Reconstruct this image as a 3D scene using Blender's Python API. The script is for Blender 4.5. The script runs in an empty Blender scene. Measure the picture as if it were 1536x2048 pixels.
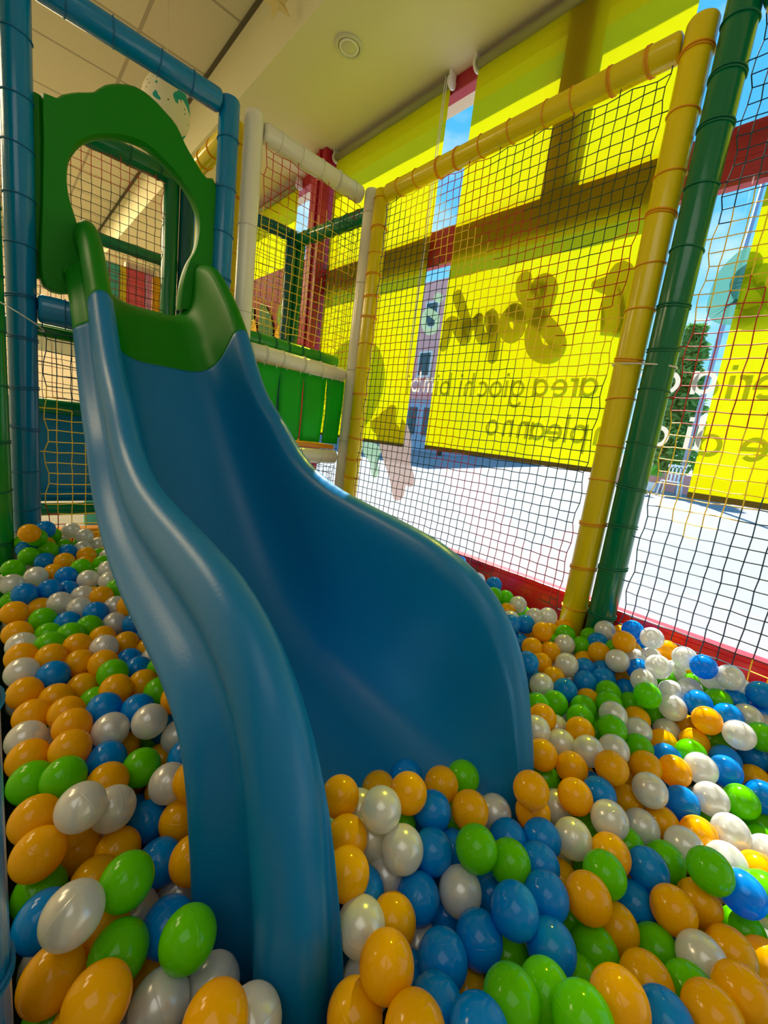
import bpy, math, random
from mathutils import Vector, Matrix
random.seed(7)
C = bpy.context.scene.collection
sc = bpy.context.scene
# ------------------------------------------------------------------ camera
CAM_H = 1.15
F_PX = 830.45
RR = [[0.729827, -0.672045, 0.12533], [-0.03, -0.214637, -0.976233], [0.682973, 0.708721, -0.176809]]
cd = bpy.data.cameras.new('camera'); cd.sensor_fit = 'HORIZONTAL'; cd.sensor_width = 36.0
cd.lens = 36.0*F_PX/1536.0; cd.clip_start = .02; cd.clip_end = 300
cam = bpy.data.objects.new('camera', cd); C.objects.link(cam)
cam.matrix_world = Matrix(((RR[0][0], -RR[1][0], -RR[2][0], 0), (RR[0][1], -RR[1][1], -RR[2][1], 0), (RR[0][2], -RR[1][2], -RR[2][2], CAM_H), (0, 0, 0, 1)))
sc.camera = cam
sc.view_settings.view_transform = 'Standard'; sc.view_settings.look = 'None'
sc.view_settings.gamma = 1.0; sc.view_settings.exposure = 1.2; sc.view_settings.use_curve_mapping = False
# ------------------------------------------------------------------ world and sun
w = bpy.data.worlds.new('sky'); sc.world = w; w.use_nodes = True
nt = w.node_tree; nt.nodes.clear()
def wn(t, **k):
    n = nt.nodes.new(t)
    for a, b in k.items(): setattr(n, a, b)
    return n
wo = wn('ShaderNodeOutputWorld'); bg = wn('ShaderNodeBackground'); bg.inputs[1].default_value = .62
tc = wn('ShaderNodeTexCoord'); sp = wn('ShaderNodeSeparateXYZ'); rp = wn('ShaderNodeValToRGB')
rp.color_ramp.elements[0].position = 0.0; rp.color_ramp.elements[0].color = (.28, .68, .95, 1)
rp.color_ramp.elements[1].position = .55; rp.color_ramp.elements[1].color = (.07, .42, .88, 1)
ns = wn('ShaderNodeTexNoise'); ns.inputs['Scale'].default_value = 3.5; ns.inputs['Detail'].default_value = 7
cr_ = wn('ShaderNodeValToRGB'); cr_.color_ramp.elements[0].position = .52; cr_.color_ramp.elements[1].position = .72
mp = wn('ShaderNodeMapping'); mp.inputs['Scale'].default_value = (1, 1, 2.4)
mx = wn('ShaderNodeMixRGB'); mx.inputs[2].default_value = (.95, .97, 1.0, 1)
nt.links.new(tc.outputs['Generated'], sp.inputs[0]); nt.links.new(sp.outputs[2], rp.inputs[0])
nt.links.new(tc.outputs['Generated'], mp.inputs[0]); nt.links.new(mp.outputs[0], ns.inputs[0]); nt.links.new(ns.outputs[0], cr_.inputs[0])
mm = wn('ShaderNodeMath', operation='MULTIPLY'); mm.inputs[1].default_value = .6
nt.links.new(cr_.outputs[0], mm.inputs[0]); nt.links.new(mm.outputs[0], mx.inputs[0])
nt.links.new(rp.outputs[0], mx.inputs[1]); nt.links.new(mx.outputs[0], bg.inputs[0]); nt.links.new(bg.outputs[0], wo.inputs[0])
sd = bpy.data.lights.new('sun', 'SUN'); sd.energy = 6.0; sd.angle = math.radians(.6); sd.color = (1.0, .95, .86)
sun = bpy.data.objects.new('sun', sd); C.objects.link(sun)
sun.rotation_euler = Vector((-1.0, -.62, -1.35)).to_track_quat('-Z', 'Y').to_euler(); sun.location = (20, 12, 27)
lf = bpy.data.lights.new('fill_lamp', 'AREA'); lf.shape = 'RECTANGLE'; lf.size = 2.4; lf.size_y = 2.4; lf.energy = 11; lf.color = (1.0, .98, .95)  # added unseen fill light below the ceiling, lifts the interior brightness
lq = bpy.data.objects.new('fill_lamp', lf); C.objects.link(lq); lq.location = (-1.3, -.6, 3.44)
# added unseen fill lamps under the ceiling behind the cage (warm) - the photo shows that far part lit warm
ld = bpy.data.lights.new('fill_lamp', 'AREA'); ld.shape = 'RECTANGLE'; ld.size = 2.4; ld.size_y = 2.4; ld.energy = 90; ld.color = (1.0, .78, .45)
lo = bpy.data.objects.new('fill_lamp', ld); C.objects.link(lo); lo.location = (-.6, 6.3, 3.42)
lo2 = bpy.data.objects.new('fill_lamp', ld.copy()); C.objects.link(lo2); lo2.location = (-1.7, 3.7, 3.42); lo2.data.energy = 26; lo2.data.size = 1.2; lo2.data.size_y = 1.2  # smaller added fill for the fronts of the playhouse boards and mural

# ------------------------------------------------------------------ materials
def mat(name, col, rough=.4, spec=.5, trans=0.0, bump=None, coat=0.0, noise=None, emis=None):
    m = bpy.data.materials.new(name); m.use_nodes = True; n = m.node_tree; b = n.nodes['Principled BSDF']
    b.inputs['Base Color'].default_value = (*col, 1); b.inputs['Roughness'].default_value = rough
    b.inputs['Specular IOR Level'].default_value = spec
    b.inputs['Coat Weight'].default_value = coat; b.inputs['Coat Roughness'].default_value = .08
    t = n.nodes.new('ShaderNodeTexCoord')
    if noise:
        no = n.nodes.new('ShaderNodeTexNoise'); no.inputs['Scale'].default_value = noise[0]; no.inputs['Detail'].default_value = 4
        mi = n.nodes.new('ShaderNodeMixRGB'); mi.inputs[1].default_value = (*col, 1); mi.inputs[2].default_value = (*noise[1], 1)
        n.links.new(t.outputs['Object'], no.inputs[0]); n.links.new(no.outputs[0], mi.inputs[0]); n.links.new(mi.outputs[0], b.inputs['Base Color'])
    if bump:
        no = n.nodes.new('ShaderNodeTexNoise'); no.inputs['Scale'].default_value = bump[0]; no.inputs['Detail'].default_value = 3
        bu = n.nodes.new('ShaderNodeBump'); bu.inputs['Strength'].default_value = bump[1]; bu.inputs['Distance'].default_value = .01
        n.links.new(t.outputs['Object'], no.inputs[0]); n.links.new(no.outputs[0], bu.inputs['Height']); n.links.new(bu.outputs[0], b.inputs['Normal'])
    if trans:
        tr = n.nodes.new('ShaderNodeBsdfTranslucent'); tr.inputs[0].default_value = (*col, 1)
        mi = n.nodes.new('ShaderNodeMixShader'); mi.inputs[0].default_value = trans
        n.links.new(b.outputs[0], mi.inputs[1]); n.links.new(tr.outputs[0], mi.inputs[2]); n.links.new(mi.outputs[0], n.nodes['Material Output'].inputs[0])
    return m
def ball_mat(name, col, rough, trans, sheen=False):
    m = mat(name, col, rough, .38, trans=trans)
    n = m.node_tree; b = n.nodes['Principled BSDF']; t = n.nodes['Texture Coordinate']
    s = n.nodes.new('ShaderNodeSeparateXYZ'); n.links.new(t.outputs['Object'], s.inputs[0])
    a = n.nodes.new('ShaderNodeMath'); a.operation = 'ABSOLUTE'; n.links.new(s.outputs[2], a.inputs[0])
    r = n.nodes.new('ShaderNodeMapRange'); r.inputs[1].default_value = .0002; r.inputs[2].default_value = .0009
    r.inputs[3].default_value = 1; r.inputs[4].default_value = 0; n.links.new(a.outputs[0], r.inputs[0])
    bu = n.nodes.new('ShaderNodeBump'); bu.inputs['Strength'].default_value = .35; bu.inputs['Distance'].default_value = .001
    n.links.new(r.outputs[0], bu.inputs['Height']); n.links.new(bu.outputs[0], b.inputs['Normal'])
    if sheen:
        b.inputs['Metallic'].default_value = .25
    return m
M = {}
M['slide'] = mat('slide_blue', (.0, .170, .42), .36, .34, bump=(160, .04))
M['slide_green'] = mat('slide_green', (.003, .20, .002), .42, .25, bump=(160, .04))
M['b_blue'] = mat('foam_blue', (.0, .19, .42), .2, .5, bump=(14, .12))
M['b_green'] = mat('foam_green', (.010, .30, .03), .2, .5, bump=(14, .12))
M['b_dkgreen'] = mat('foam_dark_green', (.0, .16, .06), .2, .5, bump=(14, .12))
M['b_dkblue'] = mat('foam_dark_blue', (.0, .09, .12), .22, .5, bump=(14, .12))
M['b_yellow'] = mat('foam_yellow', (.80, .62, .0), .22, .5, bump=(14, .12))
M['b_white'] = mat('foam_white', (.80, .76, .60), .22, .5, bump=(14, .12))
M['b_red'] = mat('pad_red', (.75, .006, .015), .35, .5)
M['tie_orange'] = mat('cord_orange', (.85, .33, .0), .6)
M['tie_green'] = mat('cord_green', (.0, .16, .07), .6)
M['tie_blue'] = mat('cord_blue', (.0, .13, .30), .6)
M['tie_white'] = mat('cord_white', (.75, .72, .6), .6)
M['cord_red'] = mat('net_red', (.50, .012, .01), .7)
M['cord_yellow'] = mat('net_yellow', (1.0, .68, .03), .6)
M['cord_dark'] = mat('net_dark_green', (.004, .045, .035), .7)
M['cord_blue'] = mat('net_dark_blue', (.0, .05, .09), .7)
NETM = [M['cord_red'], M['cord_yellow'], M['cord_dark'], M['cord_blue']]
BM = {'O': ball_mat('ball_orange', (1.0, .54, .0), .12, .38), 'G': ball_mat('ball_green', (.16, .72, .0), .12, .38),
      'B': ball_mat('ball_blue', (.0, .31, .90), .12, .36), 'W': ball_mat('ball_pearl_white', (.86, .86, .82), .22, .38, True)}
M['plaster'] = mat('ceiling_plaster', (.74, .72, .48), .8, .2, bump=(30, .08))
M['wallp'] = mat('wall_paint', (.72, .66, .52), .8, .2, bump=(30, .1))
M['floor'] = mat('floor_vinyl', (.32, .34, .33), .6, .4, noise=(6, (.25, .27, .27)))
M['matpit'] = mat('pit_mat', (.03, .10, .09), .7, .3)
M['red'] = mat('frame_red', (.42, .008, .03), .45, .5)
M['orange'] = mat('panel_orange', (1.0, .35, .0), .4)
M['curtain'] = mat('curtain_green', (.02, .62, .04), .35, .4, trans=.6)
M['concrete'] = mat('paving_concrete', (.27, .27, .28), .85, .2, noise=(.8, (.235, .238, .252)))
M['road_white'] = mat('kerb', (.75, .55, .5), .8)
M['pinkwall'] = mat('render_pink', (.95, .40, .36), .85, .2, noise=(2, (.85, .34, .31)))
M['greywall'] = mat('render_grey', (.40, .46, .56), .8, .2)
M['dkglass'] = mat('dark_pane', (.03, .06, .07), .12, .6)
M['trunk'] = mat('bark', (.12, .08, .05), .9)
M['leaf'] = mat('foliage', (.10, .30, .06), .6, .4, trans=.4, noise=(3, (.34, .55, .12)))
M['pole'] = mat('pole_metal', (.35, .37, .50), .45)
M['plastic_white'] = mat('plastic_white', (.8, .8, .78), .4)
M['bracket'] = mat('bracket_white', (.85, .83, .78), .4)
M['hem'] = mat('blind_bar', (.16, .15, .03), .5)
M['roll'] = mat('blind_roll', (.30, .32, .14), .5)
M['gold'] = mat('foil_gold', (.75, .60, .22), .25, .6)
M['steel'] = mat('lamp_trim', (.62, .62, .50), .4)
M['teal'] = mat('board_teal', (.10, .55, .48), .6)
M['pinkb'] = mat('board_pink', (.95, .15, .22), .6)
M['lilac'] = mat('board_lilac', (.80, .40, .75), .6)
M['yellowb'] = mat('board_yellow', (.95, .75, .02), .6)
M['maroon'] = mat('mural_maroon', (.16, .015, .02), .6, noise=(14, (.40, .06, .05)))
M['mural_green'] = mat('mural_green', (.01, .16, .03), .6)
M['mural_lime'] = mat('mural_lime', (.15, .55, .05), .6)
M['mural_white'] = mat('mural_white', (.85, .70, .62), .6)
M['mural_yellow'] = mat('mural_yellow', (.95, .55, .0), .6)
M['mural_orange'] = mat('mural_orange', (.9, .20, .05), .6)
M['mural_blue'] = mat('mural_teal', (.0, .22, .24), .6)
# ceiling tiles: square grid of dark joints on a speckled board
def tile_mat():
    m = mat('ceiling_tiles', (.72, .66, .50), .9, .1); n = m.node_tree; b = n.nodes['Principled BSDF']; t = n.nodes['Texture Coordinate']
    s = n.nodes.new('ShaderNodeSeparateXYZ'); n.links.new(t.outputs['Object'], s.inputs[0])
    outs = []
    for k, off in ((0, .757), (1, 3.0)):
        a = n.nodes.new('ShaderNodeMath'); a.operation = 'SUBTRACT'; a.inputs[1].default_value = off-60; n.links.new(s.outputs[k], a.inputs[0])
        d = n.nodes.new('ShaderNodeMath'); d.operation = 'MODULO'; d.inputs[1].default_value = .6; n.links.new(a.outputs[0], d.inputs[0])
        l = n.nodes.new('ShaderNodeMath'); l.operation = 'LESS_THAN'; l.inputs[1].default_value = .022; n.links.new(d.outputs[0], l.inputs[0]); outs.append(l)
    x = n.nodes.new('ShaderNodeMath'); x.operation = 'MAXIMUM'; n.links.new(outs[0].outputs[0], x.inputs[0]); n.links.new(outs[1].outputs[0], x.inputs[1])
    no = n.nodes.new('ShaderNodeTexNoise'); no.inputs['Scale'].default_value = 90; n.links.new(t.outputs['Object'], no.inputs[0])
    mi = n.nodes.new('ShaderNodeMixRGB'); mi.inputs[1].default_value = (.72, .68, .48, 1); mi.inputs[2].default_value = (.60, .56, .39, 1); n.links.new(no.outputs[0], mi.inputs[0])
    m2 = n.nodes.new('ShaderNodeMixRGB'); m2.inputs[2].default_value = (.42, .38, .27, 1); n.links.new(mi.outputs[0], m2.inputs[1]); n.links.new(x.outputs[0], m2.inputs[0])
    n.links.new(m2.outputs[0], b.inputs['Base Color']); return m
M['tiles'] = tile_mat()
def blind_mat():
    m = bpy.data.materials.new('blind_fabric_yellow'); m.use_nodes = True; n = m.node_tree; b = n.nodes['Principled BSDF']
    b.inputs['Base Color'].default_value = (.62, .60, .02, 1); b.inputs['Roughness'].default_value = .8; b.inputs['Specular IOR Level'].default_value = .1
    t = n.nodes.new('ShaderNodeTexCoord'); mpn = n.nodes.new('ShaderNodeMapping'); mpn.inputs['Scale'].default_value = (1, 60, 8)
    no = n.nodes.new('ShaderNodeTexNoise'); no.inputs['Scale'].default_value = 4; no.inputs['Detail'].default_value = 4
    n.links.new(t.outputs['Object'], mpn.inputs[0]); n.links.new(mpn.outputs[0], no.inputs[0])
    cm = n.nodes.new('ShaderNodeMixRGB'); cm.inputs[1].default_value = (.47, .465, .0, 1); cm.inputs[2].default_value = (.55, .54, .0, 1); n.links.new(no.outputs[0], cm.inputs[0])
    tr = n.nodes.new('ShaderNodeBsdfTranslucent'); n.links.new(cm.outputs[0], tr.inputs[0])
    tp = n.nodes.new('ShaderNodeBsdfTransparent'); tp.inputs[0].default_value = (.85, .80, .03, 1)
    a = n.nodes.new('ShaderNodeMixShader'); a.inputs[0].default_value = .62; n.links.new(b.outputs[0], a.inputs[1]); n.links.new(tr.outputs[0], a.inputs[2])
    c = n.nodes.new('ShaderNodeMixShader'); c.inputs[0].default_value = .13; n.links.new(a.outputs[0], c.inputs[1]); n.links.new(tp.outputs[0], c.inputs[2])
    n.links.new(c.outputs[0], n.nodes['Material Output'].inputs[0]); return m
M['blind'] = blind_mat()
def glass_mat():
    m = bpy.data.materials.new('window_glass'); m.use_nodes = True; n = m.node_tree; n.nodes.remove(n.nodes['Principled BSDF'])
    tp = n.nodes.new('ShaderNodeBsdfTransparent'); tp.inputs[0].default_value = (.95, .98, .98, 1)
    gl = n.nodes.new('ShaderNodeBsdfGlossy'); gl.inputs['Roughness'].default_value = .01
    lw = n.nodes.new('ShaderNodeLayerWeight'); lw.inputs[0].default_value = .5; pw = n.nodes.new('ShaderNodeMath'); pw.operation = 'POWER'; pw.inputs[1].default_value = 4; n.links.new(lw.outputs['Facing'], pw.inputs[0])
    fr = n.nodes.new('ShaderNodeMath'); fr.operation = 'MULTIPLY_ADD'; fr.inputs[1].default_value = .6; fr.inputs[2].default_value = .03; n.links.new(pw.outputs[0], fr.inputs[0])
    mi = n.nodes.new('ShaderNodeMixShader'); n.links.new(fr.outputs[0], mi.inputs[0]); n.links.new(tp.outputs[0], mi.inputs[1]); n.links.new(gl.outputs[0], mi.inputs[2])
    n.links.new(mi.outputs[0], n.nodes['Material Output'].inputs[0]); return m
M['glass'] = glass_mat()
def vinyl(name, col, thr):
    m = bpy.data.materials.new(name); m.use_nodes = True; n = m.node_tree; b = n.nodes['Principled BSDF']
    b.inputs['Base Color'].default_value = (*col, 1); b.inputs['Roughness'].default_value = .5
    tr = n.nodes.new('ShaderNodeBsdfTranslucent'); tr.inputs[0].default_value = (*col, 1)
    tp = n.nodes.new('ShaderNodeBsdfTransparent')
    a = n.nodes.new('ShaderNodeMixShader'); a.inputs[0].default_value = .30; n.links.new(b.outputs[0], a.inputs[1]); n.links.new(tr.outputs[0], a.inputs[2])
    c = n.nodes.new('ShaderNodeMixShader'); c.inputs[0].default_value = thr; n.links.new(a.outputs[0], c.inputs[1]); n.links.new(tp.outputs[0], c.inputs[2])
    n.links.new(c.outputs[0], n.nodes['Material Output'].inputs[0]); return m
M['v_white'] = vinyl('vinyl_white', (.85, .84, .80), .06)
M['v_green'] = vinyl('vinyl_pale_green', (.38, .62, .45), .12)
M['v_brown'] = vinyl('vinyl_grey_brown', (.50, .38, .34), .12)
M['v_teal'] = vinyl('vinyl_teal', (.12, .45, .36), .16)

# ------------------------------------------------------------------ mesh helpers
class MB:
    def __init__(s): s.v = []; s.f = []; s.mi = []
    def add(s, vs, fs, mi=0):
        o = len(s.v); s.v += [tuple(p) for p in vs]; s.f += [tuple(i+o for i in f) for f in fs]; s.mi += [mi]*len(fs)
    def box(s, a, b, mi=0):
        x0, y0, z0 = a; x1, y1, z1 = b
        s.add([(x0,y0,z0),(x1,y0,z0),(x1,y1,z0),(x0,y1,z0),(x0,y0,z1),(x1,y0,z1),(x1,y1,z1),(x0,y1,z1)],
              [(0,3,2,1),(4,5,6,7),(0,1,5,4),(1,2,6,5),(2,3,7,6),(3,0,4,7)], mi)
    def prof(s, P, rad, seg=20, mi=0, cap=True):
        """sweep circles of radius rad[i] along points P"""
        P = [Vector(p) for p in P]; rings = []
        ref = None
        for i, p in enumerate(P):
            t = (P[min(i+1, len(P)-1)]-P[max(i-1, 0)])
            if t.length < 1e-9: t = Vector((0, 0, 1))
            t.normalize()
            if ref is None: ref = Vector((0, 0, 1)) if abs(t.z) < .9 else Vector((1, 0, 0))
            u = t.cross(ref).normalized(); v = t.cross(u).normalized(); ref = u.cross(t).normalized() if abs(u.cross(t).dot(ref)) > .01 else ref
            rings.append([p+(u*math.cos(2*math.pi*k/seg)+v*math.sin(2*math.pi*k/seg))*rad[i] for k in range(seg)])
        vs = [q for r in rings for q in r]; fs = []
        for i in range(len(P)-1):
            for k in range(seg):
                a = i*seg+k; b = i*seg+(k+1) % seg; fs.append((a, a+seg, b+seg, b))
        if cap: fs.append(tuple(range(seg))); fs.append(tuple(range((len(P)-1)*seg, len(P)*seg))[::-1])
        s.add(vs, fs, mi)
    def seg3(s, a, b, r, mi=0):
        d = Vector(b)-Vector(a)
        if d.length < 1e-6: return
        d.normalize(); ref = Vector((0, 0, 1)) if abs(d.z) < .8 else Vector((0, 1, 0))
        u = d.cross(ref).normalized()*r; v = d.cross(u).normalized()*r
        vs = []
        for p in (Vector(a), Vector(b)):
            vs += [p+u, p-u*.5+v*.866, p-u*.5-v*.866]
        s.add(vs, [(0,1,4,3),(1,2,5,4),(2,0,3,5)], mi)
    def build(s, name, mats, parent=None, smooth=True, bevel=0, origin=None):
        me = bpy.data.meshes.new(name)
        if origin is not None: s.v = [(p[0]-origin[0], p[1]-origin[1], p[2]-origin[2]) for p in s.v]
        me.from_pydata(s.v, [], s.f)
        if not isinstance(mats, (list, tuple)): mats = [mats]
        for m in mats: me.materials.append(m)
        if len(mats) > 1: me.polygons.foreach_set('material_index', s.mi)
        if smooth: me.polygons.foreach_set('use_smooth', [True]*len(me.polygons))
        me.update(); o = bpy.data.objects.new(name, me); C.objects.link(o)
        if origin is not None: o.location = origin
        if parent is not None:
            o.parent = parent; o.matrix_parent_inverse = Matrix.Translation(-Vector(parent.location))
        if bevel:
            b = o.modifiers.new('bevel', 'BEVEL'); b.width = bevel; b.segments = 2; b.limit_method = 'ANGLE'; b.angle_limit = .8
        return o
def tag(o, label, cat, group=None):
    o['label'] = label; o['category'] = cat
    if group: o['group'] = group
    return o
def thing(name, label, cat, loc, group=None):
    o = bpy.data.objects.new(name, None); C.objects.link(o); o.location = loc; o.empty_display_size = .1
    return tag(o, label, cat, group)
def struct(name, mb, m, smooth=False, parent=None):
    o = mb.build(name, m, parent, smooth)
    if parent is None: o['kind'] = 'structure'
    return o
def sharp(o):
    m = o.data; m.update()
    try: m.set_sharp_from_angle(angle=.7)
    except Exception: pass
    return o
def rail(mb, p0, p1, r, rnd=.012, seg=24):
    """padded tube with softly rounded ends"""
    p0 = Vector(p0); p1 = Vector(p1); d = (p1-p0).normalized(); L = (p1-p0).length
    mb.prof([p0, p0+d*rnd*.35, p0+d*rnd, p0+d*L*.5, p1-d*rnd, p1-d*rnd*.35, p1], [r-rnd, r-rnd*.3, r, r, r, r-rnd*.3, r-rnd], seg)
def ring(mb, c, axis, R, r, seg=28, sg=6):
    c = Vector(c); axis = Vector(axis).normalized(); ref = Vector((0,0,1)) if abs(axis.z) < .9 else Vector((1,0,0))
    u = axis.cross(ref).normalized(); v = axis.cross(u)
    vs = []; fs = []
    for i in range(seg):
        a = 2*math.pi*i/seg; o = u*math.cos(a)+v*math.sin(a)
        for j in range(sg):
            b = 2*math.pi*j/sg; vs.append(c+o*(R+r*math.cos(b))+axis*r*math.sin(b))
    for i in range(seg):
        for j in range(sg):
            fs.append((i*sg+j, ((i+1) % seg)*sg+j, ((i+1) % seg)*sg+(j+1) % sg, i*sg+(j+1) % sg))
    mb.add(vs, fs)
def padded(name, label, p0, p1, r, m, tie=None, sp=.16, off=.08, group=None, tilt=.12):
    """a foam padded tube: cover + cord lashings (children)"""
    t = thing(name, label, 'padded tube', p0, group)
    a = MB(); rail(a, p0, p1, r); sharp(a.build('foam_cover', m, t))
    p0 = Vector(p0); p1 = Vector(p1); L = (p1-p0).length; d = (p1-p0).normalized()
    if tie:
        k = off; n = 0
        while k < L-.04 and n < 40:
            b = MB(); ax = d+Vector((random.uniform(-tilt, tilt), random.uniform(-tilt, tilt), random.uniform(-tilt, tilt)))
            ring(b, p0+d*k, ax, r+.0015, .0024); 
            if random.random() < .35: ring(b, p0+d*(k+.008), ax, r+.0015, .0024)
            b.build('cord_lashing', tie, t)
            k += sp*random.uniform(.8, 1.2); n += 1
    return t
def net(name, label, P00, P10, P11, P01, nx, ny, r=.0019, nrm=(1, 0, 0), sag=.01, colf=None, group=None, scallop=.014, hole=None):
    """knotless square-mesh netting; P00..P01 corners, nx/ny cells, colour per cord segment"""
    P00, P10, P11, P01 = map(Vector, (P00, P10, P11, P01)); nrm = Vector(nrm)
    rnd = random.Random(len(name)*31+nx*7+ny)
    if colf is None:
        o1 = rnd.randint(0, 40); o2 = rnd.randint(0, 40); seq = [2, 3, 0, 2, 1, 3, 0, 2]
        colf = lambda i, j: seq[((abs(i-nx//2+o1 % 7)+abs((j+o2) % 44-22))//8) % 8]
    G = []
    U = (P10-P00).normalized(); V = (P01-P00).normalized()
    for i in range(nx+1):
        row = []
        for j in range(ny+1):
            s = i/nx; t = j/ny
            p = P00*(1-s)*(1-t)+P10*s*(1-t)+P11*s*t+P01*(1-s)*t
            p += nrm*(sag*math.sin(math.pi*s)*math.sin(math.pi*t)+rnd.uniform(-.0012, .0012))
            p += U*rnd.uniform(-.0022, .0022)+V*rnd.uniform(-.0022, .0022)
            # edges scallop between lashings
            if i == 0: p += U*scallop*abs(math.sin(j*math.pi/4+.4))
            if i == nx: p -= U*scallop*abs(math.sin(j*math.pi/4+.9))
            if j == 0: p += V*scallop*abs(math.sin(i*math.pi/4+.2))
            if j == ny: p -= V*scallop*abs(math.sin(i*math.pi/4+.7))
            row.append(p)
        G.append(row)
    mb = MB()
    for i in range(nx+1):
        for j in range(ny+1):
            if i < nx and not (hole and hole(G[i][j]) and hole(G[i+1][j])): mb.seg3(G[i][j], G[i+1][j], r, colf(i, j))
            if j < ny and not (hole and hole(G[i][j]) and hole(G[i][j+1])): mb.seg3(G[i][j], G[i][j+1], r, colf(i, j))
    # tie loops out to the tube along the four edges
    for j in range(0, ny+1, 4):
        mb.seg3(G[0][j], G[0][j]-U*(scallop+.008), r*1.1, colf(0, j)); mb.seg3(G[nx][j], G[nx][j]+U*(scallop+.008), r*1.1, colf(nx, j))
    for i in range(0, nx+1, 4):
        mb.seg3(G[i][ny], G[i][ny]+V*(scallop+.008), r*1.1, colf(i, ny)); mb.seg3(G[i][0], G[i][0]-V*(scallop+.008), r*1.1, colf(i, 0))
    o = mb.build(name, NETM, None, False)
    return tag(o, label, 'net', group)

# ================================================================== SETTING
b = MB(); b.box((-3.2, -2.6, -.1), (2.25, 9.0, 0)); struct('floor', b, M['floor'])
b = MB(); b.box((-3.2, -2.6, 3.5), (1.2, 9.0, 3.56)); struct('ceiling', b, M['tiles'])
b = MB(); b.box((1.176, -2.6, 3.488), (1.20, 9.0, 3.50)); struct('trim_1', b, mat('joint_dark', (.10, .09, .05), .8))
b = MB(); b.box((1.2, -2.6, 3.12), (1.90, 9.0, 3.56)); struct('ceiling_plaster', b, M['plaster'])
bpy.data.objects['ceiling_plaster'].name = 'ceiling_soffit'
b = MB(); b.box((-3.2, 9.0, 0), (2.25, 9.15, 3.6)); struct('wall_back', b, M['wallp'])
b = MB(); b.box((-3.3, -2.6, 0), (-3.2, 9.0, 3.6)); struct('wall_left', b, M['wallp'])
b = MB(); b.box((-3.2, -2.7, 0), (2.2, -2.6, 3.6)); struct('wall_front', b, M['wallp'])
# wall over and under the glazing, with the outside canopy that shades the blinds' top
b = MB(); b.box((1.90, -2.6, 3.12), (2.12, 9.0, 3.62)); b.box((1.96, -2.6, -.1), (2.2, 9.0, .02)); b.box((1.88, 4.6, 0), (2.2, 9.0, 3.12)); struct('wall_right', b, M['wallp'])
# window frame
wf = bpy.data.objects.new('window_1', None); C.objects.link(wf); wf['kind'] = 'structure'; wf.location = (1.93, 1.0, 0)
b = MB(); b.box((1.905, -2.6, 3.04), (1.965, 4.6, 3.12)); b.build('header_rail', M['red'], wf, False, .004)
b = MB(); b.box((1.90, -2.6, 2.165), (1.965, 4.6, 2.345)); b.box((1.899, -2.6, 2.15), (1.905, 4.6, 2.175)); b.box((1.898, -2.6, 2.235), (1.902, 4.6, 2.30)); b.build('transom', M['red'], wf, False, .003)
b = MB(); b.box((1.895, -2.6, .02), (1.965, 4.6, .22)); b.build('sill_rail', M['red'], wf, False, .004)
for y0, y1, x0, zz in ((1.06, 1.20, 1.899, 2.3), (-.75, -.62, 1.895, .2), (4.5, 4.6, 1.895, .2)):
    b = MB(); b.box((x0, y0, zz), (1.965, y1, 3.05)); b.build('mullion', M['red'], wf, False, .004)
b = MB(); b.box((1.80, 2.93, 0), (1.98, 3.10, 3.12)); b.box((1.785, 2.99, 0), (1.80, 3.005, 3.12)); b.build('column_cover', M['red'], wf, False, .004)
for y0, y1, z0, z1 in ((-2.6, -.75, .22, 2.165), (-.62, 2.93, .22, 2.165), (3.10, 4.5, .22, 2.165), (-2.6, -.75, 2.345, 3.04), (-.62, 1.06, 2.345, 3.04), (1.20, 2.93, 2.345, 3.04), (3.10, 4.5, 2.345, 3.04)):
    if 1:
        b = MB(); b.add([(1.897, y0, z0), (1.897, y1, z0), (1.897, y1, z1), (1.897, y0, z1)], [(0, 1, 2, 3)]); b.build('pane', M['glass'], wf, False)

# ================================================================== OUTSIDE
b = MB(); b.add([(2.2, -40, -.06), (60, -40, 2.9), (60, 90, 2.9), (2.2, 90, -.06)], [(0, 1, 2, 3)]); struct('ground', b, M['concrete'])
def gz(x): return -.06+(x-2.2)*2.96/57.8
# pink building, seen through the gap between two blinds
bd = thing('apartment_building', 'pink rendered building with a grey ground floor across the paved yard', 'building', (17.5, 16, gz(17)))
b = MB(); b.box((16.4, 12.6, 3.3), (24, 26, 9.1)); b.build('upper_wall', M['pinkwall'], bd, False)
b = MB(); b.box((16.5, 12.7, .4), (23.9, 25.9, 3.3)); b.build('ground_floor_wall', M['greywall'], bd, False)
for y in (13.6, 14.55, 15.6, 17.5, 20):
    b = MB(); b.box((16.42, y, 1.5), (16.52, y+.5, 2.9)); b.build('window', M['dkglass'], bd, False)
for y in (14.9, 17.2, 19.5):
    for z in (4.4, 6.8):
        b = MB(); b.box((16.3, y, z), (16.42, y+.9, z+1.3)); wn_ = b.build('window', M['mural_white'], bd, False)
        b = MB(); b.box((16.28, y+.1, z+.1), (16.3, y+.8, z+1.2)); b.build('pane', M['dkglass'], wn_, False)
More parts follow.
